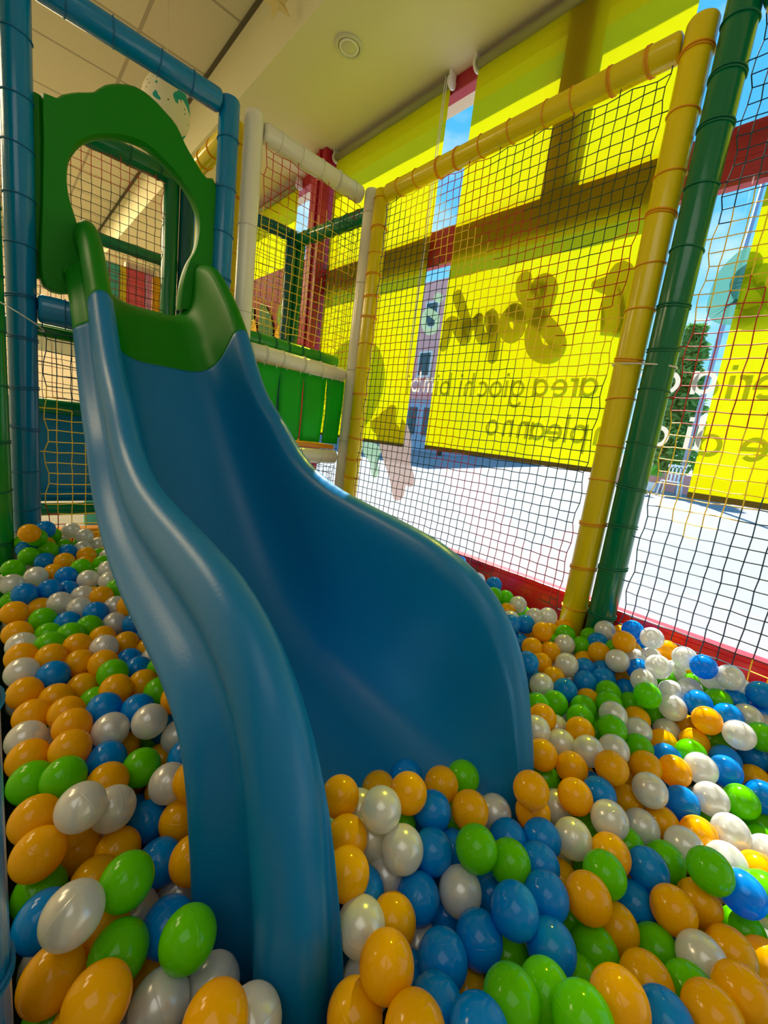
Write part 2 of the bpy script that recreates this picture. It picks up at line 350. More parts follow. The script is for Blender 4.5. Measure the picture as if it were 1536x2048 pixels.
# tree
def tree(name, label, cx, cy, hh, wr, leaves, seed, group=None):
    rnd = random.Random(seed); z0 = gz(cx)-.02
    t = thing(name, label, 'tree', (cx, cy, z0), group)
    b = MB(); b.prof([(cx, cy, z0), (cx+.05, cy, z0+hh*.35), (cx, cy+.05, z0+hh*.8)], [.13, .09, .03], 10); b.build('trunk', M['trunk'], t)
    b = MB()
    for k in range(leaves):
        h = rnd.random()**.8; zz = z0+.5+h*(hh-.5)
        rr = wr*(1-h*.72)*(.55+.45*abs(math.sin(h*17+seed)))*math.sqrt(rnd.random())
        a = rnd.uniform(0, 6.283); p = Vector((cx+rr*math.cos(a), cy+rr*math.sin(a), zz))
        d = Vector((rnd.gauss(0, 1), rnd.gauss(0, 1), rnd.gauss(0, .6))).normalized(); e = d.cross(Vector((rnd.gauss(0, 1), rnd.gauss(0, 1), rnd.gauss(0, 1)))).normalized()
        s = rnd.uniform(.10, .2)
        b.add([p-d*s, p+e*s*.4, p+d*s, p-e*s*.4], [(0, 1, 2, 3)])
    b.build('foliage', M['leaf'], t, False)
tree('tree', 'tall leafy green tree outside, right of the green post', 16.6, 4.0, 5.2, 1.25, 5200, 3)
tree('tree', 'dark tree at the corner of the pink building', 15.2, 12.6, 3.6, .5, 900, 5)
# low pink wall, chairs, planter shrub, lamp pole
b = MB(); b.box((15.0, -2, gz(15)-.05), (15.25, 5.0, gz(15)+.55)); tag(b.build('garden_wall', M['pinkwall'], None, False), 'low pink wall along the far side of the paved yard', 'wall')
b = MB(); b.prof([(14.2, 2.90, gz(14.2)-.02), (14.2, 2.84, 4.5), (14.2, 2.74, 8.5)], [.07, .065, .05], 14); tag(b.build('lamp_pole', M['pole']), 'slim grey metal pole beside the tall tree outside', 'pole')
t = thing('shrub', 'small yellow-green shrub by the low pink wall outside', 'plant', (14.6, 3.9, gz(14.6)))
b = MB(); rnd = random.Random(4)
for k in range(260):
    d = Vector((rnd.gauss(0, 1), rnd.gauss(0, 1), abs(rnd.gauss(0, 1)))).normalized(); p = Vector((14.6, 3.75, gz(14.6)+.45))+d*rnd.uniform(.05, .3); e = d.cross(Vector((rnd.random(), rnd.random(), rnd.random()))).normalized()
    b.add([p-d*.06, p+e*.02, p+d*.08, p-e*.02], [(0, 1, 2, 3)])
b.build('leaves', M['mural_lime'], t, False)
b = MB(); b.box((14.4, 3.5, gz(14.4)-.05), (14.8, 4.0, gz(14.6)+.25)); b.build('planter', M['plastic_white'], t, False)
def patio_chair(x, y, label):
    z = gz(x)-.02; t = thing('patio_chair', label, 'chair', (x, y, z), 'patio chairs outside')
    b = MB(); b.box((x-.22, y-.22, z+.42), (x+.22, y+.22, z+.45)); b.build('seat', M['plastic_white'], t, False, .01)
    b = MB()
    for k in range(5): b.box((x+.2, y-.2+k*.09, z+.45), (x+.23, y-.16+k*.09, z+.85))
    b.box((x+.2, y-.22, z+.82), (x+.23, y+.22, z+.9)); b.build('backrest', M['plastic_white'], t, False)
    for sx in (-1, 1):
        for sy in (-1, 1):
            b = MB(); b.prof([(x+sx*.2, y+sy*.2, z+.43), (x+sx*.24, y+sy*.24, z)], [.02, .02], 8); b.build('leg', M['plastic_white'], t)
patio_chair(13.0, 3.62, 'white plastic patio chair outside, nearer the green post')
patio_chair(13.6, 2.95, 'white plastic patio chair outside, nearer the shrub')

# ================================================================== BLINDS AND DECALS
def blind(label, y0, y1, z0, z1=3.07, x=1.878):
    t = thing('roller_blind', label, 'blind', (x, (y0+y1)/2, z1), 'yellow roller blinds')
    b = MB(); n = 14; mz = 10; vs = []; fs = []
    for i in range(n+1):
        for j in range(mz+1):
            s = i/n; q = j/mz; vs.append((x+.0025*math.sin(s*17+q*2)*(1-q*.3), y0+(y1-y0)*s, z0+(z1-z0)*q))
    for i in range(n):
        for j in range(mz): a = i*(mz+1)+j; fs.append((a, a+mz+1, a+mz+2, a+1))
    b.add(vs, fs); b.build('fabric', M['blind'], t)
    b = MB(); b.prof([(x-.004, y0+.004, z1), (x-.004, y1-.004, z1)], [.022, .022], 16); b.build('roll', M['roll'], t)
    b = MB(); b.box((x-.006, y0, z0-.004), (x+.006, y1, z0+.018)); b.build('bottom_bar', M['hem'], t, False, .002)
    for y in (y0-.008, y1+.008):
        b = MB(); b.prof([(x-.004, y-.005, z1), (x-.004, y+.005, z1)], [.034, .034], 16); b.box((x-.03, y-.004, z1), (x+.025, y+.004, z1+.05)); b.build('bracket', M['bracket'], t, False, .002)
    return t
bt = blind('yellow roller blind left of the gap with the pink building', 1.855, 2.90, 1.105)
b = MB()
for dx in (0, .014):
    b.prof([(1.835-dx, 1.845, 3.07), (1.83-dx, 1.842, 2.3), (1.835-dx, 1.85, 1.5)], [.0022]*3, 6)
b.build('bead_chain', M['bracket'], bt)
blind('wide yellow roller blind with mirrored lettering left of the yellow and green posts', .682, 1.672, 1.116)
blind('yellow roller blind at the right edge, right of the tree', -.9, .35, 1.075)
bt = blind('yellow roller blind beyond the red column, seen through the upper nets', 3.42, 4.5, 2.42, 3.05)

DX = 1.892
def flat_poly(name, pts, m, parent=None, label=None, cat=None, x=DX):
    import bmesh
    bm = bmesh.new(); vs = [bm.verts.new((x, p[0], p[1])) for p in pts]; f = bm.faces.new(vs); bmesh.ops.triangulate(bm, faces=[f])
    me = bpy.data.meshes.new(name); bm.to_mesh(me); bm.free(); me.materials.append(m); o = bpy.data.objects.new(name, me); C.objects.link(o)
    if parent is not None: o.parent = parent; o.matrix_parent_inverse = Matrix.Translation(-Vector(parent.location))
    if label: tag(o, label, cat)
    return o
def stroke(mb, pts, wd, closed=False, x=DX, rnd=True):
    """a flat ribbon of width wd along a 2-D line (y, z) with rounded ends"""
    P = [Vector((x, p[0], p[1])) for p in pts]; n = len(P); vs = []; fs = []
    for i, p in enumerate(P):
        a = P[(i-1) % n] if closed or i > 0 else P[i]; c = P[(i+1) % n] if closed or i < n-1 else P[i]
        t = (c-a).normalized(); nn = Vector((0, -t.z, t.y))*wd/2; vs += [p+nn, p-nn]
    for i in range(n if closed else n-1):
        j = (i+1) % n; fs.append((2*i, 2*i+1, 2*j+1, 2*j))
    mb.add(vs, fs)
    if rnd and not closed:
        for p, q in ((P[0], P[1]), (P[-1], P[-2])):
            d = (p-q).normalized(); nn = Vector((0, -d.z, d.y)); fan = [p+(nn*math.cos(a)+d*math.sin(a))*wd/2 for a in [math.pi*k/8 for k in range(9)]]
            mb.add(fan, [tuple(range(9))])
def crs(pts, closed=False, k=5):
    out = []; n = len(pts)
    for i in range(n if closed else n-1):
        g = lambda q: Vector(pts[q % n]) if closed else Vector(pts[max(0, min(n-1, q))])
        a, b_, c_, d_ = g(i-1), g(i), g(i+1), g(i+2)
        for s in range(k):
            u = s/k; out.append(tuple(.5*(2*b_+(c_-a)*u+(2*a-5*b_+4*c_-d_)*u*u+(3*b_-a-3*c_+d_)*u**3)))
    if not closed: out.append(tuple(pts[-1]))
    return out
# geometric sans letters: y runs in reading direction (seen from outside), z up; xh = x-height
XH = .083; LW = .0155
def arc(cx, cz, rx, rz, a0, a1, n=22): return [(cx+rx*math.cos(math.radians(a0+(a1-a0)*k/n)), cz+rz*math.sin(math.radians(a0+(a1-a0)*k/n))) for k in range(n+1)]
def letter(mb, ch, y, z):
    r = XH/2-LW/2; ry = .030; cy = y+ry+LW/2; S = lambda p, c=False: stroke(mb, p, LW, c, rnd=False)
    if ch in 'oadpbgec':
        if ch == 'c': S(arc(cy, z+XH/2, ry, r, 48, 312)); return
        if ch == 'e': S(arc(cy, z+XH/2, ry, r, 0, 312)); S([(cy-ry, z+XH/2), (cy+ry+LW/2, z+XH/2)]); return
        S(arc(cy, z+XH/2, ry, r, 0, 345), True)
        if ch == 'a': S([(cy+ry, z), (cy+ry, z+XH)])
        if ch == 'd': S([(cy+ry, z), (cy+ry, z+.125)])
        if ch == 'b': S([(cy-ry, z), (cy-ry, z+.125)])
        if ch == 'p': S([(cy-ry, z-.042), (cy-ry, z+XH)])
        if ch == 'g': S([(cy+ry, z+XH), (cy+ry, z-.01)]+arc(cy, z-.012, ry, .03, -5, -160, 12))
    elif ch == 'i': S([(y+LW/2, z), (y+LW/2, z+XH)]); S([(y+LW/2, z+.102), (y+LW/2, z+.118)])
    elif ch == 'l': S([(y+LW/2, z), (y+LW/2, z+.125)])
    elif ch == 'r': S([(y+LW/2, z), (y+LW/2, z+XH)]); S(arc(y+LW/2+.022, z+XH-.030, .022, .024, 180, 75, 8))
    elif ch in 'nh':
        S([(y+LW/2, z), (y+LW/2, z+(XH if ch == 'n' else .125))]); q = .021; S(arc(y+LW/2+q, z+XH-LW/2-.024, q, .024, 180, 0, 12)+[(y+LW/2+2*q, z)])
    elif ch == 'm':
        S([(y+LW/2, z), (y+LW/2, z+XH)]); q = .018
        for k in (0, 1): S(arc(y+LW/2+q*(1+2*k), z+XH-LW/2-.022, q, .022, 180, 0, 12)+[(y+LW/2+q*(2+2*k), z)])
def word(letters, z, label):
    t = thing('window_lettering', label, 'lettering', (DX, letters[0][1], z), 'white vinyl lettering on the window')
    for ch, y in letters:
        b = MB(); letter(b, ch, y, z); b.build('letter_'+ch, M['v_white'], t, False)
word([('e', .180), ('r', .262), ('i', .309), ('a', .349)], 1.446, 'white vinyl letters "eria" over the right-hand blind and the tree')
word([('c', .462), ('o', .553), ('n', .648)], 1.446, 'white vinyl word "con" behind the green and yellow posts')
word([('a', .758), ('r', .845), ('e', .890), ('a', .980)], 1.443, 'white vinyl word "area" in the upper line of the middle blind')
word([('g', 1.100), ('i', 1.192), ('o', 1.222), ('c', 1.306), ('h', 1.400), ('i', 1.478)], 1.436, 'white vinyl word "giochi" in the upper line of the middle blind')
word([('b', 1.555), ('i', 1.645), ('m', 1.680), ('b', 1.795), ('i', 1.882)], 1.440, 'white vinyl word "bimbi" across the gap with the pink building')
word([('e', .170)], 1.240, 'white vinyl letter "e" alone in the lower line at the right edge')
word([('d', .295), ('i', .388)], 1.246, 'white vinyl word "di" at the left edge of the right-hand blind')
word([('c', .455), ('o', .553), ('m', .645), ('p', .762), ('l', .850), ('e', .874), ('a', .955), ('n', 1.040), ('n', 1.123), ('o', 1.206)], 1.244, 'white vinyl word "compleanno" in the lower line of the middle blind')
SH = {'P_mush': [(0.819, 1.935), (0.873, 1.925), (0.876, 1.906), (0.854, 1.885), (0.828, 1.87), (0.806, 1.86), (0.817, 1.833), (0.797, 1.785), (0.783, 1.732), (0.795, 1.698), (0.745, 1.689), (0.721, 1.694), (0.707, 1.712), (0.709, 1.75), (0.725, 1.801), (0.747, 1.848), (0.769, 1.879), (0.755, 1.873), (0.73, 1.833), (0.708, 1.775), (0.701, 1.73), (0.706, 1.699), (0.711, 1.68), (0.695, 1.689), (0.693, 1.723), (0.697, 1.785), (0.692, 1.846), (0.683, 1.875), (0.703, 1.926), (0.729, 1.964), (0.763, 1.983), (0.792, 1.977), (0.807, 1.958)], 'S_g': [(1.205, 1.984), (1.198, 1.945), (1.163, 1.903), (1.127, 1.892), (1.115, 1.914), (1.122, 1.947), (1.095, 1.953), (1.064, 1.92), (1.064, 1.882), (1.074, 1.834), (1.09, 1.793), (1.109, 1.744), (1.099, 1.692), (1.069, 1.649), (1.017, 1.632), (0.977, 1.643), (0.977, 1.682), (1.013, 1.728), (1.062, 1.772), (1.119, 1.811), (1.191, 1.83), (1.238, 1.847)], 'S_o': [(1.243, 1.848), (1.277, 1.814), (1.261, 1.758), (1.214, 1.727), (1.183, 1.751), (1.194, 1.805), (1.228, 1.842)], 'S_y': [(1.437, 1.832), (1.42, 1.774), (1.386, 1.73), (1.341, 1.75), (1.34, 1.821), (1.37, 1.848), (1.349, 1.79), (1.311, 1.724), (1.308, 1.636)], 'S_h': [(1.602, 1.973), (1.565, 1.913), (1.524, 1.842), (1.499, 1.773), (1.502, 1.731), (1.549, 1.777), (1.6, 1.833), (1.639, 1.829), (1.633, 1.768), (1.647, 1.716)], 'S_u': [(1.437, 1.832), (1.473, 1.803), (1.506, 1.807)], 'S_r': [(1.743, 1.867), (1.819, 1.902), (1.835, 1.85), (1.791, 1.791), (1.735, 1.795), (1.727, 1.847)], 'S_dot': [(1.755, 1.974), (1.731, 1.962)], 'P_leaf': [(2.285, 1.78), (2.201, 1.729), (2.138, 1.642), (2.11, 1.553), (2.117, 1.444), (2.149, 1.367), (2.198, 1.283), (2.254, 1.227), (2.3, 1.197), (2.409, 1.212), (2.569, 1.316), (2.683, 1.457), (2.722, 1.566), (2.732, 1.68), (2.692, 1.734), (2.571, 1.807), (2.431, 1.822)], 'P_hand': [(2.192, 1.252), (2.166, 1.285), (2.121, 1.302), (2.096, 1.333), (2.053, 1.35), (2.027, 1.371), (1.991, 1.372), (1.966, 1.353), (1.963, 1.299), (1.971, 1.264), (1.924, 1.243), (1.901, 1.215), (1.898, 1.293), (1.834, 1.21), (1.799, 1.132), (1.783, 1.013), (1.743, 0.945), (1.727, 0.895), (1.755, 0.865), (1.797, 0.868), (1.805, 0.801), (1.84, 0.764), (1.892, 0.769), (1.952, 0.888), (2.003, 0.958), (2.055, 1.029), (2.103, 1.118), (2.131, 1.183), (2.175, 1.206)], 'P_small': [(2.288, 1.084), (2.18, 1.1), (2.097, 1.087), (2.066, 1.049), (2.096, 0.998), (2.059, 0.924), (2.089, 0.871), (2.133, 0.886), (2.163, 0.963), (2.231, 1.008)], 'S_big': [(0.36, 1.89), (0.387, 1.853), (0.396, 1.798), (0.392, 1.744), (0.356, 1.725), (0.326, 1.736), (0.324, 1.778), (0.345, 1.823), (0.324, 1.846), (0.283, 1.83), (0.25, 1.776), (0.26, 1.723), (0.302, 1.714)]}
lg = thing('window_logo', 'chunky handwritten-style vinyl logo word above the lettering', 'decal', (DX, 1.4, 1.75))
for k, wd in (('S_g', .082), ('S_o', .064), ('S_y', .062), ('S_h', .064), ('S_u', .06), ('S_r', .04), ('S_dot', .05)):
    b = MB(); stroke(b, crs(SH[k], k in ('S_o', 'S_r')), wd, k in ('S_o', 'S_r')); b.build('logo_stroke', M['v_green'] if k in ('S_r', 'S_dot') else M['v_brown'], lg, False)
flat_poly('window_decal', SH['P_mush'], M['v_brown'], None, 'mushroom-like window decal left of the yellow post', 'decal')
flat_poly('window_decal', crs(SH['P_leaf'], True, 4), M['v_green'], None, 'big rounded leaf decal on the left-hand blind', 'decal')
flat_poly('window_decal', crs(SH['P_hand'], True, 3), M['v_brown'], None, 'grey-brown paw-like decal below the gap beside the left-hand blind', 'decal')
flat_poly('window_decal', crs(SH['P_small'], True, 3), M['v_green'], None, 'small pale green decal hanging below the left-hand blind', 'decal')
b = MB(); stroke(b, crs(SH['S_big']), .085); tag(b.build('window_decal', M['v_teal'], None, False), 'big teal looped decal above the lettering at the right edge', 'decal')

# ================================================================== BALL PIT EDGES
b = MB(); b.box((-.10, -.95, 0), (1.67, 2.16, .285)); tag(b.build('pit_mat', M['matpit'], None, False), 'dark raised base mat under the ball pit', 'mat')
b = MB(); b.box((1.615, -.95, .285), (1.65, 2.1, .640)); b.box((1.610, -.95, .628), (1.660, 2.1, .650)); tag(b.build('low_barrier', M['b_red'], None, False, .006), 'long low red board along the window side of the ball pit', 'barrier')
b = MB(); b.add([(-.06, .50, .2), (-.012, .50, .2), (.002, 1.93, .2), (-.06, 1.93, .2), (-.06, .50, .49), (-.012, .50, .49), (.002, 1.93, .53), (-.06, 1.93, .53)], [(0,3,2,1),(4,5,6,7),(0,1,5,4),(1,2,6,5),(2,3,7,6),(3,0,4,7)]); tag(b.build('low_barrier', M['b_green'], None, False, .012), 'low green padded edge left of the balls', 'barrier')
a = MB(); rail(a, (-.046, 1.70, .30), (-.046, 1.70, 1.24), .04); tag(a.build('foam_post', M['b_white']), 'short pale padded post at the left edge, in front of the green post', 'padded tube')

# ================================================================== CAGE TUBES
R0 = .043
padded('foam_post', 'blue padded post left of the slide, top to balls', (.090, 2.1, .285), (.094, 2.1, 2.62), R0, M['b_blue'], M['tie_blue'], .17)
padded('foam_post', 'green padded post at the far left edge', (.010, 2.01, .285), (-.002, 2.01, 2.62), R0-.003, M['b_green'], M['tie_green'], .2)
padded('foam_post', 'blue padded post on the near left edge beside the lowest balls', (-.045, .44, .285), (-.045, .44, 2.4), R0, M['b_blue'], M['tie_blue'], .3)
padded('foam_post', 'blue padded post right of the green arch, beside the white post', (.793, 2.1, .285), (.793, 2.1, 2.49), R0, M['b_blue'], M['tie_blue'], .17)
padded('foam_post', 'white padded post left of the upper red and yellow net', (.905, 2.1, .285), (.905, 2.1, 2.50), R0, M['b_white'], M['tie_white'], .4, tilt=.02)
padded('foam_post', 'thin slice of yellow padded post between the blue and the white post', (.872, 2.20, .0), (.872, 2.20, 2.48), .036, M['b_yellow'], M['tie_orange'], .2)
padded('foam_post', 'white padded post beside the far yellow post', (1.575, 2.045, .285), (1.575, 2.045, 2.47), R0, M['b_white'], M['tie_white'], .4, tilt=.02)
padded('foam_post', 'far yellow padded post beside the white post', (1.572, 1.952, .285), (1.572, 1.952, 2.44), R0, M['b_yellow'], M['tie_orange'], .13)
padded('foam_post', 'near yellow padded post beside the green post', (1.57, .545, .285), (1.57, .545, 2.47), R0, M['b_yellow'], M['tie_orange'], .14)
padded('foam_post', 'green padded post beside the near yellow post', (1.57, .450, .285), (1.57, .450, 2.50), R0+.001, M['b_dkgreen'], M['tie_green'], .15)
padded('foam_beam', 'blue padded beam slanting over the green arch', (.14, 2.1, 2.457), (.752, 2.1, 2.457), R0, M['b_blue'], M['tie_blue'], .14)
padded('foam_beam', 'white padded beam on top of the upper net', (.95, 2.1, 2.447), (1.535, 2.1, 2.443), R0, M['b_white'], M['tie_white'], .12, tilt=.02)
padded('foam_beam', 'white padded beam above the green curtain strips', (.95, 2.1, 1.487), (1.538, 2.1, 1.475), R0, M['b_white'], M['tie_white'], .12, tilt=.02)
padded('foam_beam', 'white padded beam below the orange board', (.95, 2.1, .990), (1.538, 2.1, .990), R0, M['b_white'], M['tie_white'], .12, tilt=.02)
padded('foam_beam', 'yellow padded beam on top of the big net', (1.57, .59, 2.425), (1.57, 1.908, 2.412), R0-.003, M['b_yellow'], M['tie_orange'], .13)
padded('foam_beam', 'green padded beam at the top right corner', (1.57, .405, 2.462), (1.57, -1.2, 2.462), R0, M['b_dkgreen'], M['tie_green'], .2)
padded('foam_beam', 'blue padded beam under the slide entry', (.135, 2.08, 1.450), (.75, 2.08, 1.450), .050, M['b_blue'], M['tie_blue'], .2)
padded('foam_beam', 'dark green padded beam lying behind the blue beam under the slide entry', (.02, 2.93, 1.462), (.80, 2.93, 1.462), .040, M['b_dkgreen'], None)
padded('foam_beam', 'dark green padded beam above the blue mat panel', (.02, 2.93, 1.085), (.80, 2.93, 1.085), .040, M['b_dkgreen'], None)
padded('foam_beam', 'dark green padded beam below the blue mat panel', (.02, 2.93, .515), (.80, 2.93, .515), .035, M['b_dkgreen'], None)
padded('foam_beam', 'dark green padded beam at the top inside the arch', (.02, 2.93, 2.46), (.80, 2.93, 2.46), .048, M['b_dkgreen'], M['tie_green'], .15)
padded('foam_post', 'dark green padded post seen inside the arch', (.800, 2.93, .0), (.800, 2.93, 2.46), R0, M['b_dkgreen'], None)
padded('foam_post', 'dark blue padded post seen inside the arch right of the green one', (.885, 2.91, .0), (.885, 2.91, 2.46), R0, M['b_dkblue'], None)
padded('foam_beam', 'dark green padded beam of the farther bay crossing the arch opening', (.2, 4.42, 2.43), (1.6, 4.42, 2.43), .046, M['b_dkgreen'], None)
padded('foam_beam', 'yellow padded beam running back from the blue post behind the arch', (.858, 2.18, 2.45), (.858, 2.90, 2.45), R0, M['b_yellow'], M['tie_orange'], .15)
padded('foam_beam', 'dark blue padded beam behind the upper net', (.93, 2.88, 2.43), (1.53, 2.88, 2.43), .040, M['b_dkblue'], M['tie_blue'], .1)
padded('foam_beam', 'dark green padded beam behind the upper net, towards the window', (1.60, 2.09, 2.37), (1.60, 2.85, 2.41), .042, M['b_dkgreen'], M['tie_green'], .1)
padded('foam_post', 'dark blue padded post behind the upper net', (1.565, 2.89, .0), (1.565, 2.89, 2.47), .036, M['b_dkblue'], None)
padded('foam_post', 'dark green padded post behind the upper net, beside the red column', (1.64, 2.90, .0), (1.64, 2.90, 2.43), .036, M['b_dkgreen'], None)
padded('foam_beam', 'green padded beam lying on the platform edge behind the upper net', (.95, 2.20, 1.565), (1.55, 2.20, 1.555), .04, M['b_green'], M['tie_green'], .1)
# platform deck of the upper level
b = MB(); b.box((.13, 2.13, 1.36), (.76, 2.88, 1.40)); tag(b.build('platform_deck', M['b_green'], None, False, .01), 'green deck board of the upper level behind the slide entry', 'deck')
b = MB(); b.box((.96, 2.16, 1.500), (1.53, 2.84, 1.522)); tag(b.build('platform_deck', M['b_green'], None, False, .006), 'green deck board behind the white beam', 'deck')
b = MB(); b.box((.955, 2.10, 1.036), (1.53, 2.6, 1.062)); tag(b.build('step_board', M['orange'], None, False, .004), 'orange board lying on the lowest white beam', 'board')
# blue mat panels at the back, low
b = MB(); b.box((.02, 2.98, .55), (.80, 3.03, 1.05)); b.box((.02, 2.965, .57), (.80, 2.98, .62)); tag(b.build('mat_panel', M['b_blue'], None, False, .012), 'dull blue mat panel behind the yellow lower net', 'panel')
b = MB(); b.box((.02, 2.90, .30), (.80, 2.98, .40)); tag(b.build('mat_panel', M['orange'], None, False, .012), 'low orange mat behind the farthest balls', 'mat')

# green curtain strips
for i, (xa, xb, xc, xd, lb) in enumerate(((.985, 1.113, .990, 1.095, 'green curtain strip tucked furthest left behind the slide'), (1.113, 1.257, 1.118, 1.247, 'green curtain strip second from the slide'), (1.257, 1.405, 1.262, 1.395, 'green curtain strip in the middle of the row'), (1.405, 1.53, 1.418, 1.525, 'green curtain strip next to the white post'))):
    t = thing('curtain_strip', lb, 'curtain', ((xa+xb)/2, 2.072, 1.43), 'green curtain strips')
    b = MB(); vs = []; n = 8
    for j in range(n+1):
        q = j/n; z = 1.437+(1.070-1.437)*q; l = xa+(xc-xa)*q**.7; r_ = xb+(xd-xb)*q**.7
        for k in range(5): s = k/4; vs.append((l+(r_-l)*s, 2.066+.006*math.sin(s*3.14)*(.3+q)+.004*math.sin(q*5+i), z))
    b.add(vs, [(j*5+k, j*5+k+1, j*5+k+6, j*5+k+5) for j in range(n) for k in range(4)])
    o = b.build('strip', M['curtain'], t); so = o.modifiers.new('thick', 'SOLIDIFY'); so.thickness = .004
    for xx in (xa+.03, xb-.03):
        b = MB(); ring(b, (xx, 2.064, 1.437), (1, 0, .2), .009, .002, 14, 5); b.build('eyelet', M['tie_white'], t)

# ================================================================== NETS
def diag(seq, k, oi=0, oj=0, per=99):
    return lambda i, j: seq[(abs(i-oi)+abs((j-oj)))//k % len(seq)]
NX = 1.565
net('safety_net', 'big square-mesh net between the two yellow posts', (NX, .60, .585), (NX, 1.905, .585), (NX, 1.905, 2.365), (NX, .60, 2.365), 34, 47, nrm=(1, 0, 0), sag=.03, colf=diag([2, 2, 0, 1, 2, 3, 0, 2], 7, 4, 46))
net('safety_net', 'square-mesh net right of the green post', (NX, .395, .47), (NX, -.785, .47), (NX, -.785, 2.41), (NX, .395, 2.41), 30, 51, nrm=(1, 0, 0), sag=.03, colf=diag([0, 1, 3, 3, 1, 3, 0], 7, 3, 26))
net('safety_net', 'upper net between the two white posts, red above and yellow below', (.955, 2.08, 1.61), (1.53, 2.08, 1.60), (1.53, 2.08, 2.39), (.955, 2.08, 2.39), 13, 19, nrm=(0, -1, 0), sag=.015, colf=lambda i, j: 0 if j-i*.35 > 12.5 else (2 if i+abs(j-9)*.4 > 11 and j > 12 else (0 if 7 < j+i*.0 < 10 and i > 6 else 1)))
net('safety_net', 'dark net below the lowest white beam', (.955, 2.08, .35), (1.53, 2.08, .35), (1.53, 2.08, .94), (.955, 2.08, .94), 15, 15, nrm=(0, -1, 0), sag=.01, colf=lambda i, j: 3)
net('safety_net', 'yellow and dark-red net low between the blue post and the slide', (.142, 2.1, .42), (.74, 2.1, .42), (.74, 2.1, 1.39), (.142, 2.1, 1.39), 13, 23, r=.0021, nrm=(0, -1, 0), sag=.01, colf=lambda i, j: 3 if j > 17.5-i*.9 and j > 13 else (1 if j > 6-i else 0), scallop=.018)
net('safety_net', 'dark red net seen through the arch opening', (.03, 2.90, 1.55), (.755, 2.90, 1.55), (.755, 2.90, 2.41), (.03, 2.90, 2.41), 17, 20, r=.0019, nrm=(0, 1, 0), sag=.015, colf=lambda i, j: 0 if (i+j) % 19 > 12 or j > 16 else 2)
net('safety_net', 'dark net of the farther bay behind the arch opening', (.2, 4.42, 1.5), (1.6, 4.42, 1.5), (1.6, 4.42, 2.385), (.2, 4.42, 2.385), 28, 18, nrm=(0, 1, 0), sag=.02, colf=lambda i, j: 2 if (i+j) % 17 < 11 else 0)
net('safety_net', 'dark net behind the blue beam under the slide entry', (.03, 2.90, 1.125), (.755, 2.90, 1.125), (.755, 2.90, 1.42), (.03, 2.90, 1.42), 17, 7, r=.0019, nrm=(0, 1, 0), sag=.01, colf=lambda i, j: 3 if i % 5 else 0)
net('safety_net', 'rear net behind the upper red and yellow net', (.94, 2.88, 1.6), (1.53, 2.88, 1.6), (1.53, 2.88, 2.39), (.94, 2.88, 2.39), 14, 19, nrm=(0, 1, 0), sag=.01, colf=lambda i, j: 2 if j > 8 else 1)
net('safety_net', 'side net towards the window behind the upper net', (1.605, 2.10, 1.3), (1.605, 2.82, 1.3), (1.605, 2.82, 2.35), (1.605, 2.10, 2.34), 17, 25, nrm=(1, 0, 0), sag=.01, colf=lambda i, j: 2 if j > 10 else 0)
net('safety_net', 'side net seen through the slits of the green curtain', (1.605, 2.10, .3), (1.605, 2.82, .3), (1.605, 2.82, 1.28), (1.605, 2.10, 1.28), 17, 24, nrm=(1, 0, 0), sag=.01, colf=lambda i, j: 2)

# white cable ties around the post pairs
b = MB(); P = []
for k in range(25):
    a = 2*math.pi*k/24; y = .4975+(.0475+.048)*math.cos(a); x = 1.57+.0495*math.sin(a); P.append((x, max(.4975-.0955, min(.4975+.0955, y*1.0)), 1.482+.006*math.cos(a)))
b.prof(P, [.0028]*25, 6); tag(b.build('cable_tie', M['tie_white']), 'white tie around the near yellow post and the green post', 'tie')
b = MB(); P = [(.05+.10*math.cos(2*math.pi*k/24), 2.055+.10*math.sin(2*math.pi*k/24), 1.415-.045*math.cos(2*math.pi*k/24)) for k in range(25)]
b.prof(P, [.0022]*25, 6); tag(b.build('cable_tie', M['tie_white']), 'white tie around the blue and the green post at the left edge', 'tie')

# ================================================================== SLIDE
C_X = .5375
RIM=[(2.12,1.80),(1.98,1.77),(1.84,1.64),(1.72,1.50),(1.55,1.285),(1.40,1.16),(1.27,1.05),(1.12,.985),(.95,.955),(.78,.935),(.62,.91),(.50,.865),(.41,.795),(.35,.70),(.316,.60),(.29,.50),(.275,.37)]
FLO=[(2.12,1.555),(2.04,1.51),(1.97,1.41),(1.90,1.315),(1.75,1.13),(1.60,.95),(1.42,.755),(1.23,.60),(1.03,.515),(.85,.48),(.68,.462),(.52,.45),(.42,.44),(.36,.42),(.32,.40),(.295,.38),(.28,.34)]
OUT=[(.345,.215),(.350,.20),(.346,.185),(.325,.165),(.300,.150),(.292,.130),(.297,.110),(.310,.088),(.316,.065),(.313,.038),(.300,.014),(.278,0),(.25,.004),(.235,.022)]
FR=[.56,.68,.76,.80,.82,.88,.95,1,1]
INN=[(.227,.12),(.224,.3),(.22,.5),(.21,.68),(.19,.83),(.158,.94),(.11,1),(.05,1),(0,1)]
def cr(P,t):
    i=min(int(t),len(P)-2);u=t-i
    p=[P[max(0,min(len(P)-1,i+k))] for k in(-1,0,1,2)]
    return tuple(.5*(2*p[1][a]+(p[2][a]-p[0][a])*u+(2*p[0][a]-5*p[1][a]+4*p[2][a]-p[3][a])*u*u+(3*p[1][a]-p[0][a]-3*p[2][a]+p[3][a])*u**3) for a in(0,1))
